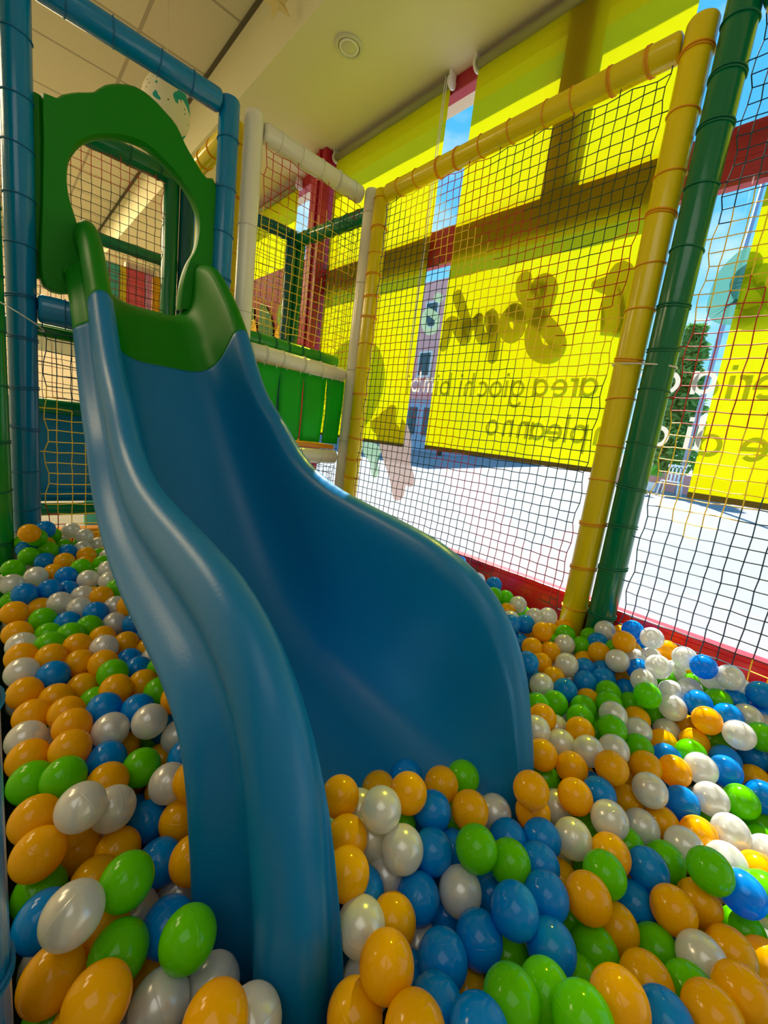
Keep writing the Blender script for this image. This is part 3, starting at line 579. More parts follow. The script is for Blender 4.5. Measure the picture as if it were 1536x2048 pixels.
def section(t):
    R=cr(RIM,t);F=cr(FLO,t);e=1e-2
    a=cr(RIM,max(0,t-e));b=cr(RIM,min(len(RIM)-1,t+e));tx,tz=b[0]-a[0],b[1]-a[1];l=math.hypot(tx,tz);tx/=l;tz/=l
    ey,ez=-tz,tx
    L=[(h,R[0]+o*ey,R[1]+o*ez) for h,o in OUT]+[(h,R[0]+k*(F[0]-R[0]),R[1]+k*(F[1]-R[1])) for h,k in INN]
    q=min(t,7.999);f=FR[int(q)]+(FR[int(q)+1]-FR[int(q)])*(q-int(q))
    g=.78+.22*max(0,min(1,(t-3)/5))
    return [(C_X-(h if h<.235 else .235+(h-.235)*g),y,z) for h,y,z in L]+[(C_X+h*f,y,z) for h,y,z in L[-2::-1]]

sl = thing('slide', 'big blue plastic slide with green entry and green arched panel', 'slide', (C_X, .9, .3))
def chute(name, t0, t1, n, m):
    b = MB(); S = [section(t0+(t1-t0)*i/n) for i in range(n+1)]; k = len(S[0])
    b.add([p for s in S for p in s], [(i*k+j, i*k+j+1, (i+1)*k+j+1, (i+1)*k+j) for i in range(n) for j in range(k-1)])
    o = b.build(name, m, sl)
    sb = o.modifiers.new('sub', 'SUBSURF'); sb.levels = 1; sb.render_levels = 2
    so = o.modifiers.new('thick', 'SOLIDIFY'); so.thickness = .007; so.offset = 1
    return o
chute('chute', 3.0, 16.0, 60, M['slide'])
chute('entry', 0.0, 3.0, 16, M['slide_green'])
ARC_O = [(0.122, 2.15), (0.158, 2.157), (0.19, 2.153), (0.211, 2.178), (0.258, 2.213), (0.306, 2.241), (0.334, 2.277), (0.38, 2.311), (0.439, 2.335), (0.496, 2.33), (0.542, 2.309), (0.584, 2.286), (0.621, 2.233), (0.667, 2.187), (0.707, 2.15), (0.755, 2.136), (0.766, 1.802), (0.765, 1.628)]
ARC_H = [(0.615, 1.585), (0.623, 1.693), (0.646, 1.783), (0.674, 1.845), (0.686, 1.924), (0.679, 1.994), (0.651, 2.046), (0.605, 2.089), (0.548, 2.123), (0.481, 2.149), (0.418, 2.145), (0.358, 2.124), (0.306, 2.092), (0.268, 2.054), (0.238, 1.997), (0.227, 1.945), (0.229, 1.88), (0.245, 1.82), (0.267, 1.747), (0.289, 1.659)]
# arched panel: outline and opening joined into one strip of quads with real thickness
import bmesh
def panel(name, outer, inner, y0, y1, m, parent):
    n = 72
    def resample(L, n):
        d = [0]
        for a, c_ in zip(L, L[1:]): d.append(d[-1]+math.dist(a, c_))
        out = []
        for k in range(n+1):
            t = d[-1]*k/n; i = max(j for j in range(len(d)) if d[j] <= t+1e-9); i = min(i, len(L)-2); u = (t-d[i])/(d[i+1]-d[i]+1e-12)
            out.append((L[i][0]+(L[i+1][0]-L[i][0])*u, L[i][1]+(L[i+1][1]-L[i][1])*u))
        return out
    O_ = resample(crs(outer, False, 4), n); I_ = resample(crs(inner, False, 4), n)
    vs = []; fs = []
    for (ox, oz), (ix, iz) in zip(O_, I_):
        vs += [(ox, y0+.012, oz), (ox+(ix-ox)*.06, y0, oz+(iz-oz)*.06), (ox+(ix-ox)*.94, y0, oz+(iz-oz)*.94), (ix, y0+.012, iz), (ix, y1, iz), (ox, y1, oz)]
    for i in range(n):
        for j in range(6): a = i*6+j; c_ = i*6+(j+1) % 6; fs.append((a, c_, c_+6, a+6))
    fs += [tuple(range(6)), tuple(range(n*6, n*6+6))[::-1]]
    b = MB(); b.add(vs, fs); o = b.build(name, m, parent); sharp(o); return o
panel('arched_panel', [(.204, 1.525), (.156, 1.531), (.141, 1.60), (.150, 1.80), (.158, 2.0)]+ARC_O[1:], [(.300, 1.560)]+ARC_H[::-1], 2.095, 2.135, M['slide_green'], sl)
b = MB(); b.box((.126, 2.118, 1.56), (.160, 2.15, 2.155)); b.build('side_flap', M['slide_green'], sl, False, .008)

# ================================================================== CEILING THINGS
t = thing('downlight', 'round recessed ceiling lamp above the windows', 'lamp', (1.42, 2.18, 3.12))
b = MB(); ring(b, (1.42, 2.18, 3.117), (0, 0, 1), .065, .010, 32, 8); b.build('trim_ring', M['steel'], t)
b = MB(); ring(b, (1.42, 2.18, 3.112), (0, 0, 1), .046, .006, 28, 8); b.build('inner_ring', M['bracket'], t)
b = MB(); b.prof([(1.42, 2.18, 3.121), (1.42, 2.18, 3.110), (1.42, 2.18, 3.106)], [.046, .042, .02], 28); b.build('lens', M['steel'], t)
# paper egg lantern with turquoise patches
def egg_mat():
    m = mat('paper_egg', (.82, .78, .64), .7, .2, trans=.1); n = m.node_tree; b_ = n.nodes['Principled BSDF']; t_ = n.nodes['Texture Coordinate']
    no = n.nodes.new('ShaderNodeTexNoise'); no.inputs['Scale'].default_value = 7.5; no.inputs['Detail'].default_value = 2; n.links.new(t_.outputs['Object'], no.inputs[0])
    g = n.nodes.new('ShaderNodeMath'); g.operation = 'GREATER_THAN'; g.inputs[1].default_value = .555; n.links.new(no.outputs[0], g.inputs[0])
    vo = n.nodes.new('ShaderNodeTexVoronoi'); vo.inputs['Scale'].default_value = 34; n.links.new(t_.outputs['Object'], vo.inputs[0])
    l = n.nodes.new('ShaderNodeMath'); l.operation = 'LESS_THAN'; l.inputs[1].default_value = .16; n.links.new(vo.outputs['Distance'], l.inputs[0])
    a = n.nodes.new('ShaderNodeMixRGB'); a.inputs[1].default_value = (.82, .78, .62, 1); a.inputs[2].default_value = (.06, .16, .14, 1); n.links.new(l.outputs[0], a.inputs[0])
    c = n.nodes.new('ShaderNodeMixRGB'); c.inputs[2].default_value = (.0, .36, .34, 1); n.links.new(g.outputs[0], c.inputs[0]); n.links.new(a.outputs[0], c.inputs[1]); n.links.new(c.outputs[0], b_.inputs['Base Color'])
    return m
t = thing('paper_lantern', 'white egg-shaped hanging lantern with turquoise patches behind the arch', 'decoration', (.815, 3.15, 2.80))
b = MB(); b.prof([(.815, 3.15, 2.91+.175*math.sin(a)) for a in [-math.pi/2+math.pi*k/20 for k in range(21)]], [max(.001, .132*math.cos(-math.pi/2+math.pi*k/20)*(1-.10*math.sin(-math.pi/2+math.pi*k/20))) for k in range(21)], 28)
o = b.build('shell', egg_mat(), t, True, 0, (.815, 3.15, 2.90))
b = MB(); b.prof([(.815, 3.15, 2.96), (.815, 3.15, 3.5)], [.0015, .0015], 6); b.build('string', M['tie_white'], t)
t = thing('star_ornament', 'small gold foil star hanging at the top edge', 'decoration', (1.09, 2.36, 3.15))
b = MB(); cpt = Vector((1.10, 2.36, 3.19)); P = []
for k in range(10):
    a = math.pi/2+k*math.pi/5+.3; r_ = .085 if k % 2 == 0 else .034; P.append(cpt+Vector((math.cos(a)*r_*.8, -math.cos(a)*r_*.6, math.sin(a)*r_)))
nn = Vector((.6, .8, 0)); b.add(P+[cpt+nn*.02, cpt-nn*.02], [(k, (k+1) % 10, 10) for k in range(10)]+[((k+1) % 10, k, 11) for k in range(10)]); b.build('star', M['gold'], t, False)
b = MB(); b.prof([(1.10, 2.36, 3.26), (1.10, 2.36, 3.5)], [.001, .001], 5); b.build('string', M['tie_white'], t)

# ================================================================== FAR PLAY AREA
for x0, x1, m, lb in ((.60, .865, 'teal', 'pale teal board of the far playhouse seen through the arch'), (.865, .915, 'yellowb', 'narrow yellow board of the far playhouse'), (.915, 1.06, 'pinkb', 'pink board of the far playhouse'), (1.06, 1.12, 'lilac', 'lilac board of the far playhouse'), (1.125, 1.195, 'mural_yellow', 'orange-yellow board of the far playhouse'), (1.195, 1.26, 'b_red', 'red board of the far playhouse')):
    b = MB(); b.box((x0+.002, 4.6, .0), (x1-.002, 4.64, 2.33)); tag(b.build('playhouse_board', M[m], None, False, .004), lb, 'board', 'playhouse boards')
b = MB(); b.box((.90, 4.57, 2.325), (1.13, 4.65, 2.37)); tag(b.build('playhouse_ledge', M['mural_white'], None, False, .004), 'white ledge on top of the pink playhouse board', 'ledge')
# mural on the window-side wall beyond the column
mu = thing('jungle_mural', 'colourful jungle mural with yellow fruit and leaves behind the upper net', 'mural', (1.84, 3.9, 1.2))
b = MB(); b.box((1.845, 3.12, .0), (1.875, 4.98, 2.44)); b.build('board', M['maroon'], mu, False)
def leafp(cy, cz, ly, lz, rot, m, nm, x=1.84):
    pts = []
    for k in range(24):
        a = 2*math.pi*k/24; u = math.cos(a)*ly; v = math.sin(a)*lz*(1-.35*math.cos(a)); pts.append((cy+u*math.cos(rot)-v*math.sin(rot), cz+u*math.sin(rot)+v*math.cos(rot)))
    b = MB(); b.add([(x, p[0], p[1]) for p in pts]+[(x-.004, p[0], p[1]) for p in pts], [tuple(range(24)), tuple(range(24, 48))[::-1]]+[(k, (k+1) % 24, 24+(k+1) % 24, 24+k) for k in range(24)]); b.build(nm, M[m], mu, False)
leafp(3.33, 2.15, .28, .16, 1.57, 'mural_white', 'pale_patch')
for k in range(7): leafp(3.30+.03*math.cos(k), 2.28+.02*k, .17, .012, .5+k*.42, 'mural_orange', 'palm_leaf', 1.832)
leafp(3.42, 1.84, .20, .15, 1.57, 'mural_yellow', 'yellow_fruit', 1.832); leafp(3.44, 2.06, .10, .08, 1.2, 'mural_lime', 'leaf', 1.828)
leafp(3.75, 2.0, .22, .12, 1.1, 'mural_green', 'leaf', 1.832); leafp(4.1, 1.95, .25, .12, 1.9, 'mural_green', 'leaf', 1.832)
leafp(3.95, 1.92, .16, .07, 1.4, 'mural_yellow', 'yellow_fruit', 1.826); leafp(3.68, 1.75, .15, .07, 2.0, 'mural_orange', 'yellow_fruit', 1.826)
leafp(4.35, 1.75, .15, .08, 1.57, 'mural_yellow', 'yellow_fruit', 1.826); leafp(3.9, 1.6, .5, .2, .1, 'mural_blue', 'leaf', 1.835)
b = MB(); b.box((1.45, 3.25, 1.56), (1.80, 4.6, 1.60)); tag(b.build('red_shelf', M['b_red'], None, False, .005), 'red shelf board in front of the jungle mural', 'shelf')

# ================================================================== BALLS
D = .066
def sphere(mb, c, r, u=20, v=12, mi=0):
    vs = [(c[0], c[1], c[2]+r)]; fs = []
    for j in range(1, v):
        a = math.pi*j/v
        for i in range(u): q = 2*math.pi*i/u; vs.append((c[0]+r*math.sin(a)*math.cos(q), c[1]+r*math.sin(a)*math.sin(q), c[2]+r*math.cos(a)))
    vs.append((c[0], c[1], c[2]-r)); L = len(vs)-1
    for i in range(u):
        fs.append((0, 1+i, 1+(i+1) % u)); fs.append((L, L-u+(i+1) % u, L-u+i))
        for j in range(v-2): a = 1+j*u+i; c2 = 1+j*u+(i+1) % u; fs.append((a, a+u, c2+u, c2))
    mb.add(vs, fs, mi)
TOP = {'W': ('3vq5gj4b74175gl4bs42a5f84bc40a5go4a943o5fm4a441y5dr4ab3wv5fd49f3zv5db49q43u5as4a242u54z4am3xg5604ac41253u4a93vr54o4ab42k52t4a840950s49x43a51q4903yl4zv49z3zr4yl49s4274xy49p41r4vt496'
'3vy4uc49h40b4rh49i4354pm48s3vt4ql49h40v4hr49l3vq4kn48t3z54ij49940v4le4674264gy48k40s4dt48p3wp4lg47h3yc4de4923x44cx4aa3wr4hj45z3wd48r4a23yi4a346o40e4aj45t3yc46147p40045s47340943f48g'
'47u47d48c47a45g4ab4e943e47k47a45s48g47j44449847a44m47i49541x47z44j43948n47942f46744c42f4764at3zm45t4zb4ek4b54w94dj4ai4xz4bz4b34zw4bh4az4wn4864ab5074664bq4zz42f4cr4wa43o4b34yu4304at'
'50e4284au5033zx4c44tn46l4a24wu40z4bs50j40h4ag4vk4834844ug46h48g4vl41g4ap5063xy4bd4z63ww4cb4q446w4964x83zt4a24yt3yy4a85233xc4a55133w44ax4vg3z949r4qb44x47d4qf41r49m4xt3vc4ag4nl44f482'
'4kj44i4964rm40c48q4us3z54834ur3vf4ac4yu3u649v4lo43648i4ls41k4934n740k4974qx3wk48w4m63y548q4pk3vo4864i541m4734fy3zv4804i43yy48k4kn3xw47d4o93uh47r4l43w047k4ls3uc47o4g740j45o4fa3u947q'
'4ox3sv47c'),
'O': ('3x95aj4da3ym5dh4b541v5at4ag3vq5gj49k3zs58l4ao43z5e049d41h59449y3yt5794a241f4zf4a63vq4z949x3xf50y49942v4wd4a93vs4w449m40j4ti49941v4sc4903yv4sh49j4354re48l3vv4se49m3xc4rh49m3ys4qp496'
'3zx4pe49g3vv4oo4953yo4oo48i4004lu49j41m4mb4933x84no48t3w24md48y3xi4lb49842l4ip49t3xk4jh49k3xa4hp49k4394ll46z3vq4iv48x41j4hh46z3yf4f648x41g4cf49l3zr4it47m3vq4ei4963vq4cp4953x44ds47a'
'3ye4cm47g40x4ch47l40m49v4833xd4b847z3xa49g47z3vs48h48a3wo46a49b3yk47w4663z243g49s46m47k49n49h47p48a49745j4a04c045j48w4bv43k49145u45y49844u44o49e45y42v48243y41e49o47h40546g43041n486'
'43h3zo49r4xl4er4am4vr4a04ay4yq4aj49z4tu49u49y4v348p49r50c49w4a952345b4b84xz43x4c851245u4aa51w41h4bi4xa45f4ao50g43v4as4t048g49d4x346d49e4y643p48y5233zn4ao4s646w4944sd44248n4m944w495'
'4tc40v48m4uu3x64aa4n942p4934wg3y948b4nq45846f4jb43d48q4sz3yz4834ud3xg48k4k441t48j4l040049g4o83yw48o4pi3xm48n4lc44x47m4hy40q48n4f342249m4ov3zn4724m63z34784uq3u447v4fq41y47x4mc3x9474'
'4my3vn47e4gk3ya4834n33t547a4cu3y248r4er3zr46f4ig3uu47c4gh3vj47t4e83x24734gw3th47h4i83sd46y4c93vj48149l3vx49f4dy3t348v4c93tp48x4hq40d44q'),
'B': ('3yr5ed4cm3yb5f94b63x35cl4b240e5bu4al3xj5dp49i3yd59l4aj3zk5554ad3wh51v4ad3y552h4a93zg53i49l44053a48h40n4x249t3ys4wy49e42x4uk49e43d4t648i41o4qf48l41t4oj48v3xa4po49a3z54kb49g40o4ji49a'
'4204is4814204f548l3yp4gy48q3yk4k24763zv4dt4713zp4b747b3vq4al48a3z548147x3wh4fe46w4bd47g4894ae44r48w49343k48j4am43g47l4d541y47x4eh40u48245p44h48147l42y47s49342e4684b241g46t49a3zn49d'
'4bh3z948n4cw40848946g40r48948840c4834a13yb48f45u41j46s44y3zw48p44z3yf49q5004i74bz5184iw4av4vv4bt4aw5134bs49o4yy4664at50j4424cl51v43p4bj4vf45p49j4ws44n49j4xa4284ao4tp44x49b4v444249l'
'4yu3yi4cg4r545g4964wh42m48v4zv3v14bq4wg3y14ai4zf3wa4aj5233uz4a44ts43h47b4wb3w94aj50g3uo49z4r43yc4884u43vo48j4wm3ue48d4qd48i4a84uk4bg49h4rc48k48p4u64ce4b04jl40048f4o73ws47s4sk3tm489'
'4hp3wv47s4gh3ww46o4jh3tl48e4at3ur48r4sd3vh48r'),
'G': ('3xv5by4cf3zf5gb4bd3x25e94bc4285go4a240b5ew4ac3yr5bp4b13x85au4au4375cf49q3vy58r4ac40v56d4al42v5814a842c56f49l42s50k4aa3vr53549b3xi53d48u3xd4y249j3zz4vi49f3xi4vp4993yo4ud49l3xe4t949o'
'4054nm49l42y4nc4974244kl49b3z44mw48d3wh4no47643c4jx47m4124jo46p4014fu48h3vq4h448x3wu4fv49j3xx4g64693vq4cm47d3y149949l3za46d4973xi47q48l3vs48g46h4du45d48h4c244j47i49145q47z4a342149g'
'4be40z48r49f3zn46y46s3yb49948e3xs48m4y44gw4bi4zs4gd4b350l4eh49v4ye48x4aj4ya4794a44x549p49m50c47b4ah4yv44n4av52342z4ak4ys40q4a54tn43549f4tz40p4ah50q3yw4a24pb45c48t4nn45z48v4qm43r48v'
'4rz42j49f4uw41s48q4xx3x34an4ow43b4914w540c4864rk42x47m4or41949j4wb3ud4a74pw42b47v4pw3zr48k4wc3wi48a4sj3xb48m4jq4314704qy3uf4884j33zs46n4qh3vq46n4sd3td46g4ql3t446p4iv3y34764et3y148i'
'4je3wg47e4ig3ut4974df3yn46j4cg3xb4744f73vn46m4l03su47x4jq3t746f4aq3xc4754dj3uc47r47v3wi49r'),
}
LOW = {'B': ('3ze3sm47n4g03mi47u4n44sm4an4xe4jw4bk4sf3ce47e4z23qa48y4oj52c4bb4ru56x4bu4ln3pg47950h4tj4cq4kn4qj4ag4hv4hi48m49t3pi47y4w04o54bc4rb3ez4764em4r749f4ln3cc46x3zc3fo47o4zp4zc4cy3xq3ob47o'
'4wp55u4co41z3o647m3yi3aw47j44w3ic47y4or3ji46p4vt51j4ce49f3i247w4oh4ny4ac4my3qo47l4zp3fn48m3zv3z547n4wl3g64813vx3jb47q4x73or48d4es3k147t50c4mw4c44m455e4bl4qq3op4794uk4ge4ay4bi4sc49l'
'47i3t447t4i03cq47k51s3fn48v4jy5b24be4s23an4744sh3id4784t24wa4bd4jg3r647k3z03q447p4mu4pi4ad4of4ka4a14pt4qz4af4353hs47r51v4r94ci4qo53l4bg4i83ar47o4ai3bd47w4mp3nk46y4mw3kj47041s3w347n'
'3vz3c347q45f3pt47r4pr5554bk4fk3r947r4845844a94hm3qp47a4xi4my4bo4s13m84784w64tf4bo4rf3k547a5174ve4cu4ix4ws4b24kc3kq4713wm3ps47m4kh4sx4ap51o4y74d23yw3i747l49z55g4a94qg4sz4ap4kf55z4bm'
'51r4oi4ce42z4594943vr3wt47n4ga3bp47z4wo58n4co48s3bz47y4c53rm48q40340j49045652b49g4o13fi46p4hy52f49r46b3ni47j4i84xt49f4nz4wj4ag40a3b547d4gr5gd49z4sx4g749s4xv4on4b64fm4pu48t3x93dl47a'
'4ev3fx47l4hy5cx4a043v3a647f42g4de47y4524mo47d41n49g46m49a3ab4734pb5dg4ao4rf55f4ax4y94wv4bl4084kt47u4a759f49q4u55af4b04qp4ym49t51s4to4bh4lu4t949j42l3y848340o3jr46p50859z4cb4hc4ao46x'
'4en4xe48p4th4cw49c4nx4hk48m4nn3ou4634k45ft4a645e3h246s41f3rz46i4aa3jb46r4653yv47k4gs3a246s4qt4c24854du3j046o4gd5e34983z53mz46j40n3pd46d4ks3dg45q4xu4uw4b24zf4tt4b74z24my4ar4q74mb48o'
'41a4y74854kr3ws45s3yl3kt46248z4l847c3yf4zb4894ok4be47q50h5gd4bp4kf3i945d4jy4f94824tu48i47r4k15dn49t4813sb46a4rj4jz48n3wt4sm4834jo4a247k4zv3sq48x50d3ir47e48k52w48s4xs5cr4bb3w13yw465'
'4qd3yg46l4qw3ge45c4763hl46a49c3vp47e50w50j4bk3xv58d48u4vo3ml46c4jh3k545d4gz3pi4604s851g49x4es4ke47a4yp3fo4744963h046g3wp44s47b4fa3y346242q4q24724sr4hm48k4024py47q4p94vh49c44l5g448n'
'3xj4qq47t42y4ww48c47v3yg4704l340s47d4fw3u14614xm4yd4as4423tn46c4br3ay45u51v4ex48n4ag3pb45x4083la45j42x4c746d4654q846v4w33se47440452y47y4lc4m04844885fl48a4xj55z4as4x44fs4974pj4tf48n'
'46u3oj45v4w758z4al4m343s46f4za4p14a44oi4mu4893yt3w145l42g3wa45m4964884654z54k649g4jh59749e4yb52u4aw50q5554bc4dz4ui47n4vp4dd48m51g43148v3yk3j245o4tf4re4924ox3wv4634zb4zh4ax4ae3mx45x'
'4y54aa4883xv45i4613w34jl46q4rf4to48t3xn3m34564ke3c244n40a4tk46w4vr4nf48u4m05cq4944894d346e4d53tp4624tm40846o3xd3dm4564c550y47p49z3tw46e4aq4fc46d4pz4xb48n4gr3e245g4l54e44783yq57447q'
'4yv3dk4674g94df46e4u64v54944pt54o49251k5an4b448f4ty4763w34m945w4am4qi46y4aw4d646b4h93vl45o40f42r4624u83bl45a4u84pq48q3z25es4923zs4fs45s4i24rp4734h73me45a4wd3o445o4a35ew47r4cb3ei45j'
'4vd41n46z4mg4jp47j3xt4l645z3vz43b46i4pg4ib47j42x3by4574rk5aq49543w3a545h41b4d545y49j4ag4685035di4aq4u13gz44o4nq59548i49f3i64534824jw4623vz4bt45d4ng3np4455013yk48844b4jc45840z59p47g'
'4rt3f544d41n4w146p4wz4lt48o4p04dq46o4kg4wo4854wy3ep45b4pj45745j4tb3j144m51t3y447l4yo54e4a14iv3e14474f855747j4wi4ay47u5073of4634pz5g948r4ur4c347r4jk4yg4883ye3bk44n43046b45q4z14nc48z'
'3xa3k544v3x45dp47m44e5ek4784ap4wz46z4jp4l647a48f3ot4504hq4mn4684bq40w44v4sj3lb44k'),
'O': ('4kd3hf46z4r94wz4az44s55b49r4lu4jq4a44za3jx48o3w63f347o4bg4y04a24sv4ei4al4eh56f4ag50h3a548u4p74e549q4e45ab4af51h3sl4ae49l3ko47x4ta5d74bz4xw4sz4c34ab50y4a14un3o247w4qr4nb4a446z53g49i'
'4bs3d847t4j359b4be46g51249o4qo3cd46x4su4o64ar4wq53d4ck4dt3po47v44f3oa47x4ws3cx4864er4vv49r4zn3o948v4zg4ox4c047k4z149z4m24xq4b64pl4i749v4o45cf4bi4oo4tk4an4ia4fm49q4kl49t4993xj3tt47j'
'4g85cv4aj49y53g4ac48v5ag4ae4gy4zj4a24oh4g949r4u34tx4bc4mm4gu49n4hs48w4814l659n4bi48b51m4a94iq5124b842o4834794sg4jy4a94op3nv4764313wm49a4vf3a24804q13rc4734lz4ay49i4t54lv4aj4ik5364ba'
'4u53cv47l4qv4d549m43e3qz47w4n94uq4ao4bz3q147w4f44yv49x4w64yx4c94eh3c147u47n3ka47y4nk5454bj46c5g14a23w73sl47l4ch5174a34453dp47u4qj3ii47049p5c24ad4nh3h746x51y5794df5015f74d84ma3f6474'
'4sw58v4bv4l146948u4mc3an47545q4ze49t4me4954934y73sb49n4m45bl4bi4jy3ba47451p3mu48p4ig5c34bk4iu3p04724573sk47x4a43g647s42d3el47m4yn3dw48i4q53a446v4pq59b4bf4s55g64bq4xy4z44ch4p24xt4b5'
'4af5g94ab4br4us49m46d58o49w41i3gb47l47u3go47w4sl5an4bv4bp53u4ad4re4f549q4nw3m74724qs4b249n4li3m346w4t73ry4794az57s4ab51o5014d45033r64ah4h94pc49d4qi4ko49z4sw3o447g4653b24844d94zk4a2'
'4d65844ad44o3fl47u4d53kt47z4iq4dd49e4il4q44ai4sp52a4br4w93n847z45k4po48i4to5764bh46g3ra47m4k65224av4893uu48t4mb4nw49r4f93o447i50b5df4cv4bi3ob47i4wc4gl4am4gv4ni48w46d55248y4do4pe48l'
'4p54pi49n3zl41u47v4kc5884ap4dk3rv47l4w44rt4av44m50i48x4ux3kx46z49v4p848h4k24gy48z4ps3fd46b4ie3dw4674554te4894185264964nw4qt49p4765e94904ut4eq49z4ys3a347s4m64rb49u4ti5f24ba4x54i84aq'
'44j58v49c3vz3ui46x4n73dd4693xc4i447q4b23t247n44a4o747x3xv3f846q3w946u47l3yc3x346z43a3fz46r4dn4sb48d4ru5e14af4i54j047n4vg4uy4an4n958r4a84de3d846t4p15ap4a94q13kr45u4a23qw46t4ix3ak45t'
'50r4s64bf45r3x74854104fb4714xu4lf4ae3yv51v48m44n4rr47n41a41747p51k4wv4bu48p3ln46n4vx3p44744cy5g74984t84t249x47z4oh4824t53l54694z94ik4ad50s3kt47l3yg43v47f4664wb48d4xv3nk4764mq3bq45k'
'4dn3ap46q43544p47a4883dj47047w4v448g4fj5bd4954qm3dt45u4r23n245x50q3q447w4l53aw45t49v3ct46q4ll3jy45v4si3dp4654jj4r84974bl4ww48n4pi3bh45t3vz3cw46343c4fh46n4l24pc48w4g54m147i4873fh46f'
'4g758m48t4ep50148h3yu4tk47z4eq4n647i3vx4uy47s4x94c049548o5bk48v4fp5fo48l4u13i64614m055s49t47857a48u4gc4z348f4ch4k647b4014ww4843xc3bq4644kd3fa45e4y73td48640g54x48o4ov4z549n4m05f549w'
'3x23sp4604lf3nb45e4t73fv45t4up3a446748f50a48m42b58848h4174mw4744gt53p48p4bn55848u4fy4oh47o4mq4xf49i3y54o746o4ed5da48t4u03nb46743z3x347t3w94ww4814io3qb45s4sg4os4934v14wl4a242r3ho45z'
'4av3hn46b4o34je48a4co52e48n4fc56w48y4kq4yn49l4k750d49o4vw5ax4av4t95534ae3z84m246p48e59d48u4mu3m245d42v5ag48l3yd4wb47p4c73n646a49k4ji47544p5b148e45q3aq4674om3eb45e4z95f14bl4wd3jz46g'
'4mp3ev45d4925e048z44b3c946b4bs4rk47u4yv3pi46m4hd3hr45j3wq3x745p4x93ci4683zb4cj45o4zj45y49248b4s547i4vy4qj49m4in3ce44x50c4ay4894uk4jx48s4um3dh45w4lg51q49950a4xs4ax4y640548j41p3do45n'
'51v3zi48r4mg3qn45d4f64vu47u5173gl47140p3ie45h51v3s948c4n43w545i4ss41u46u4nm48a46o4w54hs49a4er3r84643vz3fp45r4ij3xb45l4c758b48i4d63hj45v4bq3ct45r3xy41w46j4uq45047c4ke47546p40h3xl45p'
'41i48545c4733dw45n42f52047g3w13lh45o46b4t146x51t3ct46x4vj5fz4ac44z3fc4603yt4hm46p4qj50b4984jr4bv47d4i048445y45z4ed46c4c73x645c4el58947x4bm4a345w4mk41v46l4wv3gg45q49k4yv47j4nt3cx44j'
'4lf5974905044hp49146e4mb45u4lq4rg48350l48y47r4wq4u749j4es3v344x44g4qq4663wd3aa45d3wu53v47751w3j446h42g3o84584co48g4664r63pe44y4zq41x48z4d33lv45e4kb3ue4574bx4im46k4mn57k48z44259f47p'
'45j4vc46z51u4rg4a14o84ww48o4hy4z447m43j3ed45j4wy5er4ac4n83zv45v4d24wv47c42843z45p4e45bh4814ny3t24504c23rs4674654of4624bx3ga45g4jm5214913xw3ft44p45l48l46b4ba46i45k4e94bn45w3ym4q0467'
'3xz4sd46q50a3ls45x3yv4as44341w3s244r47c3ln44w4ai4oc46h42v3m944x40h49x44451q4zh4ac41s4ua4674ew49y4644aj5d747d4094iu45b4md4ck46m45s4cm46041y4g845o4ag3ws4584224k445945w3sj45245z46u467'
'4ot5bp48q4wj3ab4554v34f04804nr4hw46u4fz3jf4513w657947e4hx52z47g48x46645u50359q4aj43y4dr45q4ch5f047k4qc4gi46w3zm3nc44t4rk4y348951v3qd46f43i3k74534h057v47e45o3cb4524rt3yv45k40l4bu44l'
'4n550s48h3vx3ti44s4xz45j47o4qo46h4623vu42e44v4np55p48l4rt3un4544wl49e46w4z44cc47k51345248b4en3sw45e4ow51c48e47t4z04764vk4xy48z3yy4ya46u44z3vr46c4dc3a44524qp3hq4444xb3vj46t4jh42p44y'
'4jg3a34444jk45l45n3wb4ph4613wt4g544p48141a44i49o53b47f4603n04514l95g548k4tz5174934wy52w49p4fy40d43w4s03n144d4493nq454'),
'G': ('4qv5cz4bj4bl3h647w48d4w649v48356b4ac4sy4zx4bk4iq4td4am4go3jw4804pj3h04714623ll47v4ny57d4bd4m457z4bd4db4tw49i4qq4gs49x4ts3m647o4go47d48s4hx5eq4ac4jz4kl49y3xc3vm47q4ph4zr4bb47w3mn483'
'4uq5924c73xy3lw47i4083m647q4bv3mk47y4uz3i047v4de52t4a951x3kr4904cc5f14ah4ww3r44914o55eu4be4op3dt4744rl4ps4ak45n5ec4a04vh4i54bd4z44ke4b94s43q147i4l54za4b94v75bm4ce4x54q94bi4yi5dk4cx'
'3xm41q48t4qp5es4bm4z94vh4cj4fw3eh47x4jj5ex4bm4vc5el4cg4123xf49741q3l247o4bv3a747s3wc3ac47m4zf5504d846w3cp47y4a43n247v4si5494bu4p53ps47a47m3a247s4fx5a64ag48f4sx49e4id4np4a44ta3ek47j'
'49c4zb49y4jb4674844c33jc47v3w63l447m4y85fv4cv4is3gk46v4n64dw49k4bf5cn4af4da4xk49w4994r449d4he4vn49l41l3zb4944cp4qz49e4dw5c34ad4hn4k34903w93n647t43a3mf47y4tq3go47h3xt3rm47m4eu5fp4a8'
'4gf3ph47u4zy3hu48w4h34fw48e4gr5794a94dh3nv47v4ts3at47n4wy3in4833w141z47r45k5c849t4q557k4bn4tc4q74aj3zc3vm47a4r94zy4ay4ub4s44b04kj4bz49249x4x349b4hk5934a04nr4ly49o44h4x149a46p4th49a'
'40k3em46v42x3uz46t4l23r846r42k3co46v4me4ck48m4ez53c49k4n95g94an4dz3m84784x83ek47f4ug54e4bl4hi3lu4704u14ig49o4ky4ww4a04iu3in4664mn5d64ar4sb4a548q4d64vz48w51a4h44ad4wq5fn4bw3y855948u'
